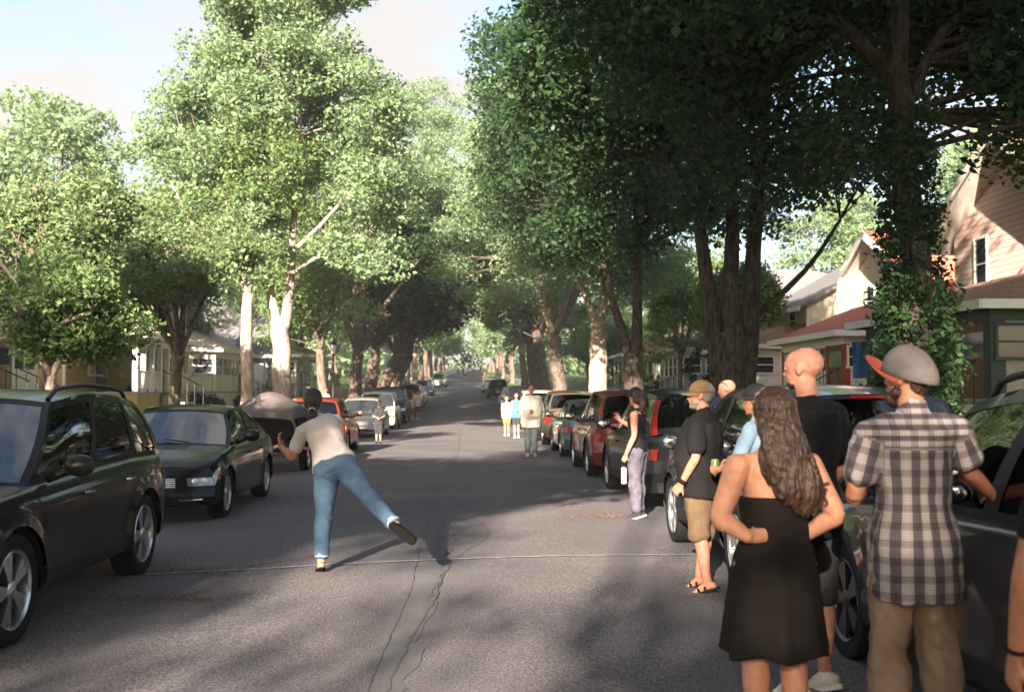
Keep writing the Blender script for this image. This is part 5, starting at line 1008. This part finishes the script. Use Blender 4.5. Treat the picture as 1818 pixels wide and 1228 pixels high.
    if sh and not spec.get('nolegs'):
        for sd in 'LR':
            mb = MB(); 
            a, dirn, latf, dn, sole = foot(MB(), sd)
            if sh == 'shoe' or (sd == 'R' and spec.get('mule')):
                foot(mb, sd, .008); remesh(mb, 'shoe', shm, root, min(vox, .01), 1)
            sb = MB(); h0 = a+sole*1.55-dirn*.085*s; n = 20; rg = []
            for hh, k in ((0, 1), (.014*s, 1.02), (.024*s if sh == 'shoe' else .018*s, .96)):
                rg.append([a+sole*(1.62 if sh == 'shoe' else 1.45)-dn*hh+dirn*(.048+.135*math.cos(2*PI*j/n))*s*1.0+latf*math.sin(2*PI*j/n)*(.043+.006*math.cos(2*PI*j/n))*s*k for j in range(n)])
            sb.rings(rg); so_ = sb.build('sole' if sh == 'shoe' else 'sandal', M[spec.get('solem', 'sole' if sh == 'shoe' else 'leather')], root, 60)
            if sh == 'sandal':
                st = MB()
                for q, w_ in ((.085, .018), (.03, .016)) if not spec.get('mule') else ((.075, .05),):
                    pts = [a+sole*1.35+dirn*q*s+latf*.043*s*c_-dn*.055*s*max(0, s_) for c_, s_ in [(math.cos(PI*i/8)*1.05, math.sin(PI*i/8)) for i in range(9)]]
                    st.rings([[p-dirn*w_*.6, p+dirn*w_*.6, p+dirn*w_*.6-dn*.006, p-dirn*w_*.6-dn*.006] for p in pts])
                st.build('strap', M['leather'], root)
    return root, J, T, Rm, hs
def stand(h=1.75, wide=.10, male=True, **kw):
    s = h/1.75; sw = .185 if male else .165
    J = dict(s=(s,0,0), anL=(-wide,0,.08), anR=(wide,0,.08), knL=(-wide*.95,.02,.49), knR=(wide*.95,.02,.49), hipL=(-.088,0,.90), hipR=(.088,0,.90), chest=(0,.005,1.28), neck=(0,-.005,1.485), head=(0,.025,1.635),
             shL=(-sw,-.01,1.415), shR=(sw,-.01,1.415), elL=(-sw-.06,-.02,1.135), elR=(sw+.06,-.02,1.135), wrL=(-sw-.06,.05,.89), wrR=(sw+.06,.05,.89))
    J = {k: V3(v)*(s if k != 's' else 1) for k, v in J.items()}
    for k, v in kw.items(): J[k] = V3(v)
    return J
def shellcap(T, root, m, hs, brim=None, z=.030, back=False, name='cap', r=(.090,.113,.098), tilt=0, brimm=None, len_=.075, thick=.005, up=0):
    """cap: dome cut flat at the brow, stiff brim"""
    b = MB(); rg = []
    for i in range(9):
        ph = lerp(PI*.5, .04, i/8); rg.append([T((r[0]*math.sin(ph)*math.cos(t), -.010+r[1]*math.sin(ph)*math.sin(t), z+r[2]*1.12*math.cos(ph)-tilt*math.sin(t)*.02*math.sin(ph))) for t in [2*PI*j/28 for j in range(28)]])
    b.rings([[T((r[0]*.97*math.cos(t), -.010+r[1]*.97*math.sin(t), z-tilt*math.sin(t)*.02)) for t in [2*PI*j/28 for j in range(28)]]]+rg, cap=(False, True)); b.ell(T((0,-.01,z+r[2]*1.12)), .008*hs, 8)
    c = b.build(name, m, root, 180)
    g = MB(); sgn = -1 if back else 1; top_, bot = [], []
    for i in range(15):
        t = PI*i/14
        for k in range(4):
            q = k/3; y = (r[1]*math.sin(t)*(1)+len_*q*math.sin(t)**.7); p = (r[0]*.98*math.cos(t), sgn*y-.010, z-tilt*.02*math.sin(t)+.003-.016*(math.cos(t)**2)*q-.012*q+up*q*math.sin(t)*len_)
            top_.append(p)
    N4 = 4
    vs = [T(p) for p in top_]+[T((p[0], p[1], p[2]-thick)) for p in top_]; n = len(top_); fs = []
    for i in range(14):
        for k in range(3): a = i*N4+k; fs += [(a, a+1, a+N4+1, a+N4), (a+n, a+N4+n, a+N4+1+n, a+1+n)]
        a = i*N4+3; fs.append((a, a+n, a+N4+n, a+N4))
    g.add(vs, fs); g.build('brim', brimm or m, c, 60); return c
def haircap(T, root, m, hs, male=True, vox=.01, extra=None, low=-.05, name='hair', grow=.012, folds=.004):
    mb = MB(); Rr = (T((1,0,0))-T((0,0,0))).normalized(); Rm_ = Matrix((T((1,0,0))-T((0,0,0)), T((0,1,0))-T((0,0,0)), T((0,0,1))-T((0,0,0)))).transposed()
    mb.ell(T((0,-.030,.040)), (.077+grow,.092+grow,.084+grow), 20, 0, Rm_.normalized() if False else Rm_)
    mb.ell(T((0,-.052,low+.04)), (.070+grow*.8,.058+grow,.075), 16, 0, Rm_)
    if extra: extra(mb, T)
    return remesh(mb, name, m, root, vox, 1, folds, 30, stretch=(1,1,.15))
# ======== the throwing woman
JT = dict(s=(1,0,0), anL=(0,.02,.085), toeL=(-.03,.16,.035), knL=(.015,.06,.50), hipL=(.045,.0,.895), hipR=(.205,-.03,.955), knR=(.43,-.29,.72), anR=(.715,-.52,.46), toeR=(.845,-.50,.36), chest=(-.01,.19,1.24), neck=(-.095,.30,1.385), head=(-.135,.365,1.505),
          shL=(-.215,.215,1.235), shR=(.085,.30,1.345), elL=(-.30,.24,1.01), wrL=(-.43,.40,1.10), elR=(.02,.50,1.16), wrR=(-.14,.56,1.075))
r_, J_, T_, Rm_, hs_ = person('woman in white tee shirt and cuffed blue jeans leaning on one leg after throwing', (-1.30,9.72), 0, JT, dict(male=False, skin='skin_pink', f=1, fat=1.08, leg=1.08, yaw=6, pitch=-14, arm=1.05,
    handL=dict(d=(-.25,.25,.75), palm=(1,0,.3), curl=.5, point=True, side=1), handR=dict(d=(-.8,.1,-.1), palm=(0,0,1), curl=.7, side=1),
    lower=dict(m='denim', name='jeans', len=.90, inf=.010, loose=.012, folds=.006, cuff=.80, cuffr=.062, seat=True), upper=dict(m='tee_white', name='tee_shirt', inf=.016, sleeve=.34, hem=-.10, loose=.004, folds=.006),
    shoes='sandal', shoem='leather', mule=True, bvox=.007), group=None, vox=.011)
def bun(mb, T): mb.ell(T((0,-.135,-.150)), (.052,.044,.052), 16); mb.ell(T((0,-.11,-.08)), (.046,.042,.05), 12)
haircap(T_, r_, M['hair_black'], hs_, extra=bun, low=-.045, name='hair'); b = MB(); rgx = [T_((.030*math.cos(t), -.140-.020*math.sin(t), -.098+.016*math.sin(t))) for t in [2*PI*j/12 for j in range(13)]]; b.tube(rgx, .005, 6); b.build('hair_tie', M['cream_cloth'], r_, 180)
# ======== onlookers on the right, far to near
J = stand(1.66, .07, False); J['elL'] += V3((-.02,-.02,0)); J['elR'] = V3((.23,.10,1.14)); J['wrR'] = V3((.20,.32,1.26)); J['wrL'] = V3((-.27,.06,.86)); J['wrL'].z = .83
r_, J_, T_, Rm_, hs_ = person('woman in black tank top and loose purple trousers holding a phone and a water bottle', (2.22,13.85), 62, J, dict(male=False, skin='skin_pink', yaw=-25, arm=1.08, handR=dict(d=(-.1,.35,.9), palm=(-1,0,0), curl=.8), handL=dict(curl=1.0),
    lower=dict(m='purple', len=.93, inf=.022, loose=.012, folds=.010), upper=dict(m='tee_black', name='tank_top', sleeve=0, inf=.008, hem=-.06), shoes='shoe', shoem='dark_cloth'))
def pony(mb, T): limb(mb, [T((0,-.10,.0)), T((0,-.135,-.08)), T((0,-.11,-.17)), T((.01,-.085,-.24))], [.040,.042,.034,.015], V3((1,0,0)), 12, 4)
haircap(T_, r_, M['hair_brown'], hs_, extra=pony, low=-.06); shellcap(T_, r_, M['dark_cloth'], hs_, z=.045, len_=.05)
WATCH = (r_, J_)
J = stand(1.70, .09); J['elL'] = V3((-.27,-.03,1.10)); J['wrL'] = V3((-.25,.10,.88)); J['anL'] = V3((-.10,-.06,.08)); J['anR'] = V3((.10,.08,.08)); J['toeL'] = J['anL']+V3((-.03,.14,-.05)); J['wrR'] = V3((.22,.14,.90))
r_, J_, T_, Rm_, hs_ = person('man in tan cap, black polo shirt and brown shorts with flip flops', (1.96,8.80), 58, J, dict(skin='skin_pink', fat=1.10, belly=.085, yaw=12, lower=dict(m='shorts_tan', name='shorts', len=.50, inf=.022, loose=.02, folds=.008), arm=1.05, leg=1.05,
    upper=dict(m='polo_black', inf=.024, hemr=.035, sleeve=.42, hem=.05, loose=.014, folds=.009, collar=True), shoes='sandal', handL=dict(curl=.7, d=(.1,.6,-.7)), handR=dict(curl=.7, d=(-.1,.6,-.7))))
haircap(T_, r_, M['hair_grey'], hs_, low=-.035, grow=.004, folds=.002); shellcap(T_, r_, M['cap_tan'], hs_, z=.030, len_=.075)
mb = MB(); mb.ell(T_((0,.045,-.088)), (.052*hs_,.052*hs_,.030*hs_), 14, 0, Rm_); mb.ell(T_((0,.03,-.06)), (.066*hs_,.050*hs_,.035*hs_), 14, 0, Rm_); remesh(mb, 'beard', M['hair_grey'], r_, .008, 1)
b = MB(); b.lathe([(.033,-.018),(.037,-.016),(.037,.016),(.033,.018)], 16); o = b.build('watch', M['leather'], r_, 180); o.location = J_['wrL'].lerp(J_['elL'], .1); o.rotation_euler = (J_['wrL']-J_['elL']).to_track_quat('Z', 'Y').to_euler()
J = stand(1.66, .08, False); J['elL'] = V3((-.25,.06,1.10)); J['wrL'] = V3((-.16,.27,1.02)); J['elR'] = V3((.25,.05,1.10)); J['wrR'] = V3((.13,.27,1.08)); J['anL'] = V3((-.12,.05,.08)); J['toeL'] = J['anL']+V3((-.04,.14,-.05))
r_, J_, T_, Rm_, hs_ = person('woman in dark cap, light blue denim shirt and jeans holding a can', (2.27,8.25), 50, J, dict(male=False, yaw=12, lower=dict(m='denim_light', name='jeans', len=.90, inf=.008, loose=.004), upper=dict(m='denim_light', inf=.016, sleeve=.49, hem=.03, loose=.006, collar=True),
    shoes='sandal', handL=dict(d=(.35,.75,0), palm=(.75,-.4,0), curl=.75), handR=dict(d=(-.6,.7,0), palm=(-.3,0,-1), curl=.7, side=1)))
def loosehair(mb, T): limb(mb, [T((-.03,-.06,-.02)), T((-.05,-.075,-.12)), T((-.06,-.06,-.20))], [.06,.055,.02], V3((1,0,0)), 12, 4); limb(mb, [T((.03,-.06,-.02)), T((.05,-.075,-.12)), T((.06,-.06,-.20))], [.06,.055,.02], V3((1,0,0)), 12, 4)
haircap(T_, r_, M['hair_blond'], hs_, extra=loosehair, low=-.05); shellcap(T_, r_, M['dark_cloth'], hs_, z=.042, len_=.06); WCAN = (r_, J_)
# dress woman
J = stand(1.625, .10, False); J['shL'] = V3((-.165,0,1.29)); J['shR'] = V3((.165,0,1.29)); J['elL'] = V3((-.275,-.055,1.065)); J['elR'] = V3((.265,-.06,1.07)); J['wrL'] = V3((-.165,-.10,.985)); J['wrR'] = V3((.175,.055,.965)); J['neck'] = V3((0,-.005,1.37)); J['head'] = V3((0,.02,1.505)); J['chest'] = V3((0,0,1.17))
r_, J_, T_, Rm_, hs_ = person('woman with long wavy brown hair in a black strapless dress with hands on hips', (1.37,4.74), 8, J, dict(male=False, skin='skin', fat=1.12, arm=1.28, leg=1.15, yaw=14, handL=dict(d=(.95,.05,.08), palm=(0,.9,-.1), curl=.22, side=1, thumb=1.2), handR=dict(d=(-.5,.6,0), palm=(-.6,-.6,0), curl=.4), shoes='shoe', shoem='tan_shoe', bvox=.0065), vox=.010)
# dress: fitted bodice, flared skirt with folds
b = MB(); rg = []; prof = [(1.150,.150,.108),(1.145,.158,.118),(1.09,.158,.118),(1.03,.152,.112),(.97,.157,.118),(.90,.180,.140),(.82,.198,.160),(.70,.208,.172),(.56,.222,.185),(.47,.235,.195),(.462,.228,.188)]
pz = [p[0] for p in prof]
for i in range(70):
    z = lerp(1.152, .462, i/69); a = pw([(-p[0], p[1]) for p in prof], -z)*1.0; c_ = pw([(-p[0], p[2]) for p in prof], -z); fl = sstep(1.0, .46, z); row = []
    for j in range(96):
        t = 2*PI*j/96; k = 1+fl*(.068*math.sin(7*t+1.3)+.03*math.sin(11*t+.4+z*3)+.02*math.sin(17*t))+.012*noise.noise(V3((math.cos(t)*3, math.sin(t)*3, z*9)))+(1-fl)*.012*math.sin(z*60+3*math.sin(t*2))
        row.append((a*k*math.cos(t), -.003+c_*k*math.sin(t), z+(.012*math.sin(5*t) if i > 66 else 0)))
    rg.append(row)
b.rings(rg[::-1], cap=(False, False)); o = b.build('dress', M['dress_black'], r_, 180); sd_m = o.modifiers.new('s', 'SOLIDIFY'); sd_m.thickness = .004
# her hair: a long mass plus separate wavy locks
def longhair(mb, T):
    limb(mb, [T((0,-.05,.0)), V3((0,-.085,1.42)), V3((.035,-.115,1.28)), V3((.065,-.125,1.18)), V3((.09,-.115,1.10))], [(.085,.06), (.10,.055), (.112,.045), (.105,.04), (.05,.028)], V3((1,0,0)), 18, 5)
haircap(T_, r_, M['hair_brown'], hs_, extra=longhair, low=-.06, vox=.009, folds=.010, grow=.016)
rr = random.Random(5); b = MB()
for i in range(620):
    a = rr.uniform(-1.25, 1.25)+PI*1.5; top_ = T_((.088*math.cos(a)*rr.uniform(.6, 1), -.03+.105*math.sin(a), rr.uniform(-.06, .09))); k = rr.uniform(-1, 1); zt = lerp(1.06, 1.17, rr.random())+abs(k)*.05
    e = V3((.10+k*.105+rr.uniform(-.015,.015), -.13+abs(k)*.05+rr.uniform(-.02,.01), zt)); m1 = V3((.01+k*.112, -.125+abs(k)*.045+rr.uniform(-.012,.012), 1.36)); m2 = V3((.055+k*.12, -.150+abs(k)*.05+rr.uniform(-.012,.014), 1.21)); ph = rr.uniform(0, 6.28); am = rr.uniform(.006, .014); pts = []
    for q in range(23): p = spl([top_, m1, m2, e], q/22); w_ = am*sstep(.3, .9, q/22); pts.append(p+V3((w_*math.sin(q*.85+ph), w_*math.cos(q*.85+ph)*.6, 0)))
    b.tube(pts, [lerp(.0042, .0014, q/22) for q in range(23)], 4, cap=False)
b.build('hair_lock', M['hair_brown'], r_, 180)
# bald man
J = stand(1.865, .11); J['elL'] += V3((-.02,.02,0)); J['wrL'] = V3((-.26,.14,.96)); J['elR'] = V3((.285,-.03,1.20)); J['wrR'] = V3((.20,.18,1.06))
r_, J_, T_, Rm_, hs_ = person('tall bald man in a black tee shirt seen from behind', (1.86,5.78), 28, J, dict(skin='skin_pink', yaw=22, fat=1.0, hs=.97, upper=dict(m='tee_black', name='tee_shirt', inf=.016, sleeve=.42, loose=.010, folds=.007), lower=dict(m='dark_cloth', name='shorts', len=.5, inf=.02, loose=.015), shoes='shoe', shoem='sole', solem='sole'), vox=.011)
mb = MB(); mb.ell(T_((0,.04,-.080)), (.050*hs_,.052*hs_,.026*hs_), 14, 0, Rm_); remesh(mb, 'beard', M['hair_brown'], r_, .008, 1)
# plaid man
J = stand(1.80, .12); J['elL'] = V3((-.255,.03,1.17)); J['wrL'] = V3((-.10,.24,1.20)); J['shR'] = V3((.20,-.01,1.455)); J['elR'] = V3((.295,.05,1.27)); J['wrR'] = V3((.52,.22,1.135))
r_, J_, T_, Rm_, hs_ = person('man in plaid shirt and grey cap with coral brim touching the near car', (1.95,4.62), 6, J, dict(skin='skin_tan', yaw=30, pitch=4, fat=.90, arm=1.04, hs=.99, upper=dict(m='plaid', inf=.020, hemr=.034, sleeve=.37, hem=.14, loose=.016, folds=.010, fs=7, collar=True), lower=dict(m='khaki', len=.93, inf=.013, loose=.024, folds=.013, fs=8, seat=True), handR=dict(d=(.55,.55,-.10), palm=(0,0,-1), curl=.25, side=1), handL=dict(d=(.5,.3,.2), palm=(0,-1,0), curl=.6), shoes='shoe', shoem='leather', bvox=.007), vox=.0105)
haircap(T_, r_, M['hair_brown'], hs_, low=-.055, grow=-.016, folds=.001)
mb = MB(); mb.ell(T_((0,.045,-.095)), (.055*hs_,.056*hs_,.040*hs_), 14, 0, Rm_); mb.ell(T_((0,.015,-.065)), (.073*hs_,.050*hs_,.042*hs_), 14, 0, Rm_); remesh(mb, 'beard', M['hair_brown'], r_, .008, 1, .004, 40)
shellcap(T_, r_, M['cap_grey'], hs_, z=.0, r=(.094,.130,.128), len_=.085, brimm=M['cap_coral'], up=.9, thick=.004, tilt=-1.2)
# person whose forearm shows at the right edge
J = stand(1.74, .12); J['wrL'] = V3((-.27,.10,.84)); J['elL'] = V3((-.285,.02,1.10)); J['shL'] = V3((-.20,0,1.40))
r_, J_, T_, Rm_, hs_ = person('person mostly outside the right edge whose bare forearm wears a bracelet', (1.90,3.05), 5, J, dict(skin='skin_tan', arm=1.0, upper=dict(m='tee_black', name='tee_shirt', sleeve=.35), lower=dict(m='dark_cloth', len=.93), shoes='shoe'), vox=.014)
haircap(T_, r_, M['hair_brown'], hs_, low=-.05, grow=.01); b = MB(); b.lathe([(.030,-.006),(.034,-.004),(.034,.004),(.030,.006)], 16); o = b.build('bracelet', M['leather'], r_, 180); o.location = J_['wrL'].lerp(J_['elL'], .08); o.rotation_euler = (J_['wrL']-J_['elL']).to_track_quat('Z', 'Y').to_euler()
# man with sunglasses on his head behind the cars
J = stand(1.80, .1)
r_, J_, T_, Rm_, hs_ = person('man with sunglasses pushed up on his shaved head standing between parked cars', (3.30,13.35), 80, J, dict(skin='skin_pink', yaw=-10, pitch=-4, upper=dict(m='grey_shirt', sleeve=.42), lower=dict(m='dark_cloth', len=.93), shoes='shoe'), vox=.014)
b = MB()
for x in (-1, 1): b.ell(T_((x*.034,.070,.098)), (.030*hs_,.012*hs_,.022*hs_), 12, 0, Rm_); b.tube([T_((x*.06,.06,.10)), T_((x*.082,.0,.07)), T_((x*.082,-.03,.03))], .004, 6)
b.build('sunglasses', M['leather'], r_, 180)
# shadow caster next to the photographer (his head shadow lies on the road)
J = stand(1.78, .12); person('person beside the photographer whose head shadow falls on the road', (-1.1,.30), 10, J, dict(upper=dict(m='tee_black', name='tee_shirt', sleeve=.35), lower=dict(m='dark_cloth', len=.93), shoes='shoe'), group=None, vox=.02)
# ======== farther people
J = stand(1.80, .09); J['elL'] = V3((-.27,.04,1.13)); J['elR'] = V3((.27,.04,1.13)); J['wrL'] = V3((-.08,.24,1.12)); J['wrR'] = V3((.08,.25,1.14)); J['anR'] = V3((.09,.10,.08)); J['toeR'] = J['anR']+V3((.02,.14,-.05))
r_, J_, T_, Rm_, hs_ = person('heavy set man in a loose cream shirt and grey trousers standing in the road', (1.66,27.4), 178, J, dict(skin='skin_pink', fat=1.22, belly=.12, upper=dict(m='cream_cloth', inf=.035, hemr=.02, sleeve=.49, hem=.14, loose=.02, folds=.01), lower=dict(m='grey_trousers', len=.93, inf=.02, loose=.01), handL=dict(curl=.8), handR=dict(curl=.8), shoes='shoe', shoem='tan_shoe'), vox=.016)
haircap(T_, r_, M['hair_brown'], hs_, low=-.03, grow=.006)
def small(label, x, y, h, hdg, up, lo, male=True, hair='hair_brown', lolen=.48, sleeve=.42, skin='skin_pink', mods=None, upn='tee_shirt', shoem='sole', cap=None):
    J = stand(h, .08, male); s = h/1.75
    if mods:
        for k, v in mods.items(): J[k] = V3(v)*s
    q = person(label, (x, y), hdg, J, dict(male=male, skin=skin, upper=dict(m=up, name=upn, inf=.02, sleeve=sleeve, folds=.006), lower=dict(m=lo, name='shorts' if lolen < .6 else 'trousers', len=lolen, inf=.018, loose=.012), shoes='shoe', shoem=shoem, eyes=False, bvox=.014), group='people farther up the street', vox=.018)
    haircap(q[2], q[0], M[hair], q[4], low=-.04, grow=.01)
    if cap: shellcap(q[2], q[0], M[cap], q[4], z=.035)
    return q
small('girl in teal top and black shorts walking beside the man in the cream shirt', 1.80, 38.5, 1.60, 175, 'teal', 'dark_cloth', False, lolen=.36, sleeve=0, mods=dict(elL=(-.22,.04,1.14), wrL=(-.08,.2,1.10), anR=(.06,.16,.10)), upn='tank_top')
small('child in pink top half hidden behind the girl in teal', 1.52, 40.2, 1.46, 170, 'pink_cloth', 'yellow_cloth', False, hair='hair_blond', lolen=.36)
small('boy in dark tee shirt and black shorts standing by the silver sedan', -2.82, 34.6, 1.34, 190, 'dark_cloth', 'dark_cloth', True, mods=dict(elL=(-.24,.03,1.14), wrL=(-.08,.2,1.05), elR=(.24,.03,1.14), wrR=(.1,.2,1.08)), lolen=.52, shoem='leather')
small('adult in pale pink shirt and dark shorts bending forward by the parked cars', -2.68, 60.0, 1.62, 165, 'pink_cloth', 'dark_cloth', True, lolen=.44, mods=dict(head=(0,.10,1.56), neck=(0,.04,1.45)))
small('slim child in a light shirt left of the adult in pale pink', -3.05, 60.6, 1.42, 150, 'tee_white', 'red_cloth', False, lolen=.44)
small('person in pale top seen over the roof of the red hatchback', -6.05, 46.5, 1.66, 140, 'pink_cloth', 'red_cloth', False, hair='hair_blond', lolen=.8)
small('tiny figure in yellow far up the right side of the street', 2.2, 128, 1.7, 180, 'yellow_cloth', 'dark_cloth', True)
small('tiny figure in pink in the middle of the far road', -.2, 190, 1.7, 180, 'pink_cloth', 'dark_cloth', True)
# ================================================================ small things
M['can_green'] = mat('can_green', (.08,.22,.10), .35, .4, alt=(.45,.35,.10), vs=14); M['tin'] = mat('tin', (.6,.6,.6), .3, .9)
# can in the hand of the woman in denim
r_, J_ = WCAN; mw = Matrix.Translation(r_.location) @ r_.rotation_euler.to_matrix().to_4x4()
p = mw @ (J_['wrL']+V3((.075,.06,.015))); root = empty('drink_can', (p.x, p.y, p.z-.06)); tag(root, 'green and gold drink can held by the woman in light denim', 'drink can')
b = MB(); b.lathe([(.024,0),(.031,.008),(.033,.016),(.033,.108),(.027,.122)], 24); b.build('can_body', M['can_green'], root, 40); b = MB(); b.lathe([(.0265,.121),(.0275,.125),(.025,.126)], 24); b.build('lid', M['tin'], root, 40)
# bottle and phone of the woman in the tank top
r_, J_ = WATCH; mw = Matrix.Translation(r_.location) @ r_.rotation_euler.to_matrix().to_4x4(); M['bottle_grey'] = mat('bottle_grey', (.33,.33,.42), .5)
p = mw @ (J_['wrL']+V3((.0,.03,-.10))); root = empty('water_bottle', (p.x, p.y, p.z-.27)); tag(root, 'lavender grey water bottle with black lid hanging from her hand', 'water bottle')
b = MB(); b.lathe([(.030,0),(.036,.006),(.036,.19),(.030,.21)], 20); b.build('flask', M['bottle_grey'], root, 40); b = MB(); b.lathe([(.031,.21),(.031,.235),(.02,.245)], 20); b.tube([(-.022,0,.24),(-.02,0,.275),(.02,0,.275),(.022,0,.24)], .005, 6); b.build('bottle_cap', M['leather'], root, 40)
p = mw @ (J_['wrR']+V3((-.02,.075,.085))); o = MB().box((-.037,-.004,-.075), (.037,.004,.075), bev=.003).build('phone', M['leather'], None); o.location = p; o.rotation_euler = (R(-15), 0, r_.rotation_euler.z+.3); tag(o, 'dark phone held up by the woman in the tank top', 'phone')
# small dark object in the throwing woman's hand
b = MB(); b.tube([(0,0,0),(.05,.01,-.07)], .013, 8); o = b.build('held_object', M['leather'], None); o.location = (-1.30-.17,9.72+.56,1.06); tag(o, 'small dark object held in the right hand of the throwing woman', 'handheld object')
# covered boat on a trailer
M['tarp'] = mat('tarp', (.07,.058,.058), .85, alt=(.12,.10,.10), vs=2.5, bump=.5, bs=6); M['hull'] = mat('hull', (.008,.007,.008), .85, var=.2, spec=.1)
root = empty('covered_boat', (-4.12,24.0,rz(24)-.04), 0); tag(root, 'boat under a grey brown tarp peaked at the stern on its trailer', 'boat')
def hs2(v, z):  # half beam at v (0 stern near camera .. 1 bow away) 
    return .76*(1-.85*sstep(.55, 1.0, v)**1.6)
Lb = 4.9; b = MB(); rg = []
for i in range(25):
    v = i/24; y = -Lb/2+Lb*v; w_ = hs2(v, 0); kz = .52+.30*sstep(.6, 1, v); rg.append([(w_*q, y, z) for q, z in ((-1,1.12+.1*v),(-.94,.86),(-.62,.64+.1*v),(0,kz),(.62,.64+.1*v),(.94,.86),(1,1.12+.1*v))])
b.rings(rg, closed=True); b.build('hull', M['hull'], root, 40)
b = MB()
def tarp(v, u):
    y = -Lb/2-.05+(Lb+.1)*v; t = (u-.5)*2; w_ = hs2(v, 0)+.05; pk = .34*math.exp(-((v-.22)/.12)**2)+.22*math.exp(-((v-.45)/.25)**2)+.06
    z = 1.18+.1*v+pk*(1-abs(t)**1.7)-.05*abs(math.sin(v*9))*(1-t*t); z -= .42*max(0, (abs(t)-.80)/.2)+.03*math.sin(v*26)*abs(t)**3
    return (w_*t*(1 if abs(t) < .82 else 1.0), y, z)
b.grid(tarp, 60, 36, 0, flip=True); 
b.grid(lambda u, q: (lambda p0: (p0[0], -Lb/2-.05, lerp(p0[2], p0[2]-.12, q)))(tarp(0, u)), 36, 4, 0, flip=False); o = b.build('tarp', M['tarp'], root, 60); sm_ = o.modifiers.new('s', 'SOLIDIFY'); sm_.thickness = .006
b = MB()
for v in (.33, .62): b.tube([Vector(tarp(v, .03+.94*i/16))+Vector((0,0,.012)) for i in range(17)], .012, 6)
b.build('strap', M['leather'], root)
b = MB(); b.box((-.6,-2.2,.42), (-.52,1.9,.50)); b.box((.52,-2.2,.42), (.6,1.9,.50)); b.box((-.7,-1.15,.34), (.7,-1.07,.379)); b.tube([(-.56,1.9,.46),(0,3.0,.46)], .035, 6); b.tube([(.56,1.9,.46),(0,3.0,.46)], .035, 6); b.build('trailer_frame', M['grey_metal'] if 'grey_metal' in M else M['darkalloy'], root)
for s in (-1, 1): wheel(root, s*.70, -1.1, .31, s, ns=5, w=.18)
# street lamp on the left boulevard
M['lampwhite'] = mat('lampwhite', (.7,.7,.68), .3)
x, y = -7.6, 61.5; root = empty('street_lamp', (x, y, gz(x,y))); tag(root, 'tall black post top street lamp on the left lawn', 'street lamp')
b = MB(); b.lathe([(.16,0),(.16,.25),(.10,.35),(.075,.9),(.06,3.3),(.09,3.4),(.055,3.48)], 16); b.build('post', M['iron'], root, 40)
b = MB(); b.lathe([(.10,3.48),(.19,3.95),(.17,4.0)], 14); b.build('lantern', M['lampwhite'], root, 40); b = MB(); b.lathe([(.24,3.98),(.20,4.08),(.06,4.22),(.02,4.36)], 14); b.build('lantern_cap', M['iron'], root, 40)
# flag hanging at the yellow brick house
M['flagred'] = mat('flagred', (.45,.05,.05), .8); M['flagwhite'] = mat('flagwhite', (.7,.68,.66), .8); M['flagblue'] = mat('flagblue', (.03,.05,.16), .8)
root = empty('flag', (-11.9,47.6,3.0)); tag(root, 'striped red and white flag with blue canton hanging by the yellow brick house', 'flag')
b = MB(); b.tube([(-.35,0,-.5),(.45,0,.55)], .014, 6); b.build('flagpole', M['trimwhite'], root)
b = MB()
def fl(i, j): # i down the stripes 0..13, j along
    d = i/13; return (.42-.75*d*.55-.55*(1-j)*.6+.04*math.sin(j*9+d*3), .06*math.sin(j*7+d*4), .50-.62*(1-j)-.78*d)
for i in range(13): b.grid(fl, [i, i+1], [k/12 for k in range(13)], i % 2)
b.grid(lambda i, j: (lambda p: (p[0], p[1]-.012, p[2]))(fl(i, j)), [0,3.5,7], [.6,.7,.8,.9,1], 2); b.grid(lambda i, j: (lambda p: (p[0], p[1]+.012, p[2]))(fl(i, j)), [0,3.5,7], [.6,.7,.8,.9,1], 2)
b.build('banner', [M['flagred'], M['flagwhite'], M['flagblue']], root, 180)
# white downspout-like marker post on the lawn and porch cloth
b = MB(); b.tube([(0,0,0),(0,0,.75)], .045, 10); b.ell((0,0,.75), .05, 10); o = b.build('marker_post', M['white'], None, 60); o.location = (-8.0,34.5,gz(-8,34.5)-.02); tag(o, 'short white marker post on the grass by the covered boat', 'post')
b = MB(); b.grid(lambda u, v: (.05*math.sin(u*14+v*3), .62*(u-.5), 1.05*v), 24, 10); o = b.build('hanging_cloth', M['blue_cloth'], None, 180); sm_ = o.modifiers.new('s', 'SOLIDIFY'); sm_.thickness = .01; o.location = (11.4,30.3,2.02); o.rotation_euler.z = R(50); tag(o, 'blue patterned cloth hanging at the corner of the red roofed porch', 'cloth')
# white stair rail slide at the grey house
root = empty('stair_rail', (9.4,43.0,gz(9.4,43.0))); tag(root, 'sloping white board rail beside the steps left of the massive tree', 'stair rail')
b = MB(); b.rings([[(2.0,y_,1.75),(2.0,y_,2.1),(0,y_,.95),(0,y_,.60)] for y_ in (-.05,.05)]); b.build('rail_board', M['trimwhite'], root)
for xx, zz in ((0.08,.66),(.45,.90)): b = MB(); b.box((xx-.05,-.045,-.2), (xx+.05,.045,zz)); b.build('post', M['trimwhite'], root)
hb = MB(); hb.box((-260,-110,-2.5), (260,620,40)); m = D.materials.new('haze'); m.use_nodes = True; t = m.node_tree; t.nodes.clear(); v = t.nodes.new('ShaderNodeVolumePrincipled'); o_ = t.nodes.new('ShaderNodeOutputMaterial')
v.inputs['Color'].default_value = (.92,.95,1,1); v.inputs['Density'].default_value = .0004; v.inputs['Anisotropy'].default_value = 0; t.links.new(v.outputs[0], o_.inputs['Volume'])
tag(hb.build('haze', m, None, 0), kind='stuff', label='thin summer evening haze', cat='haze')
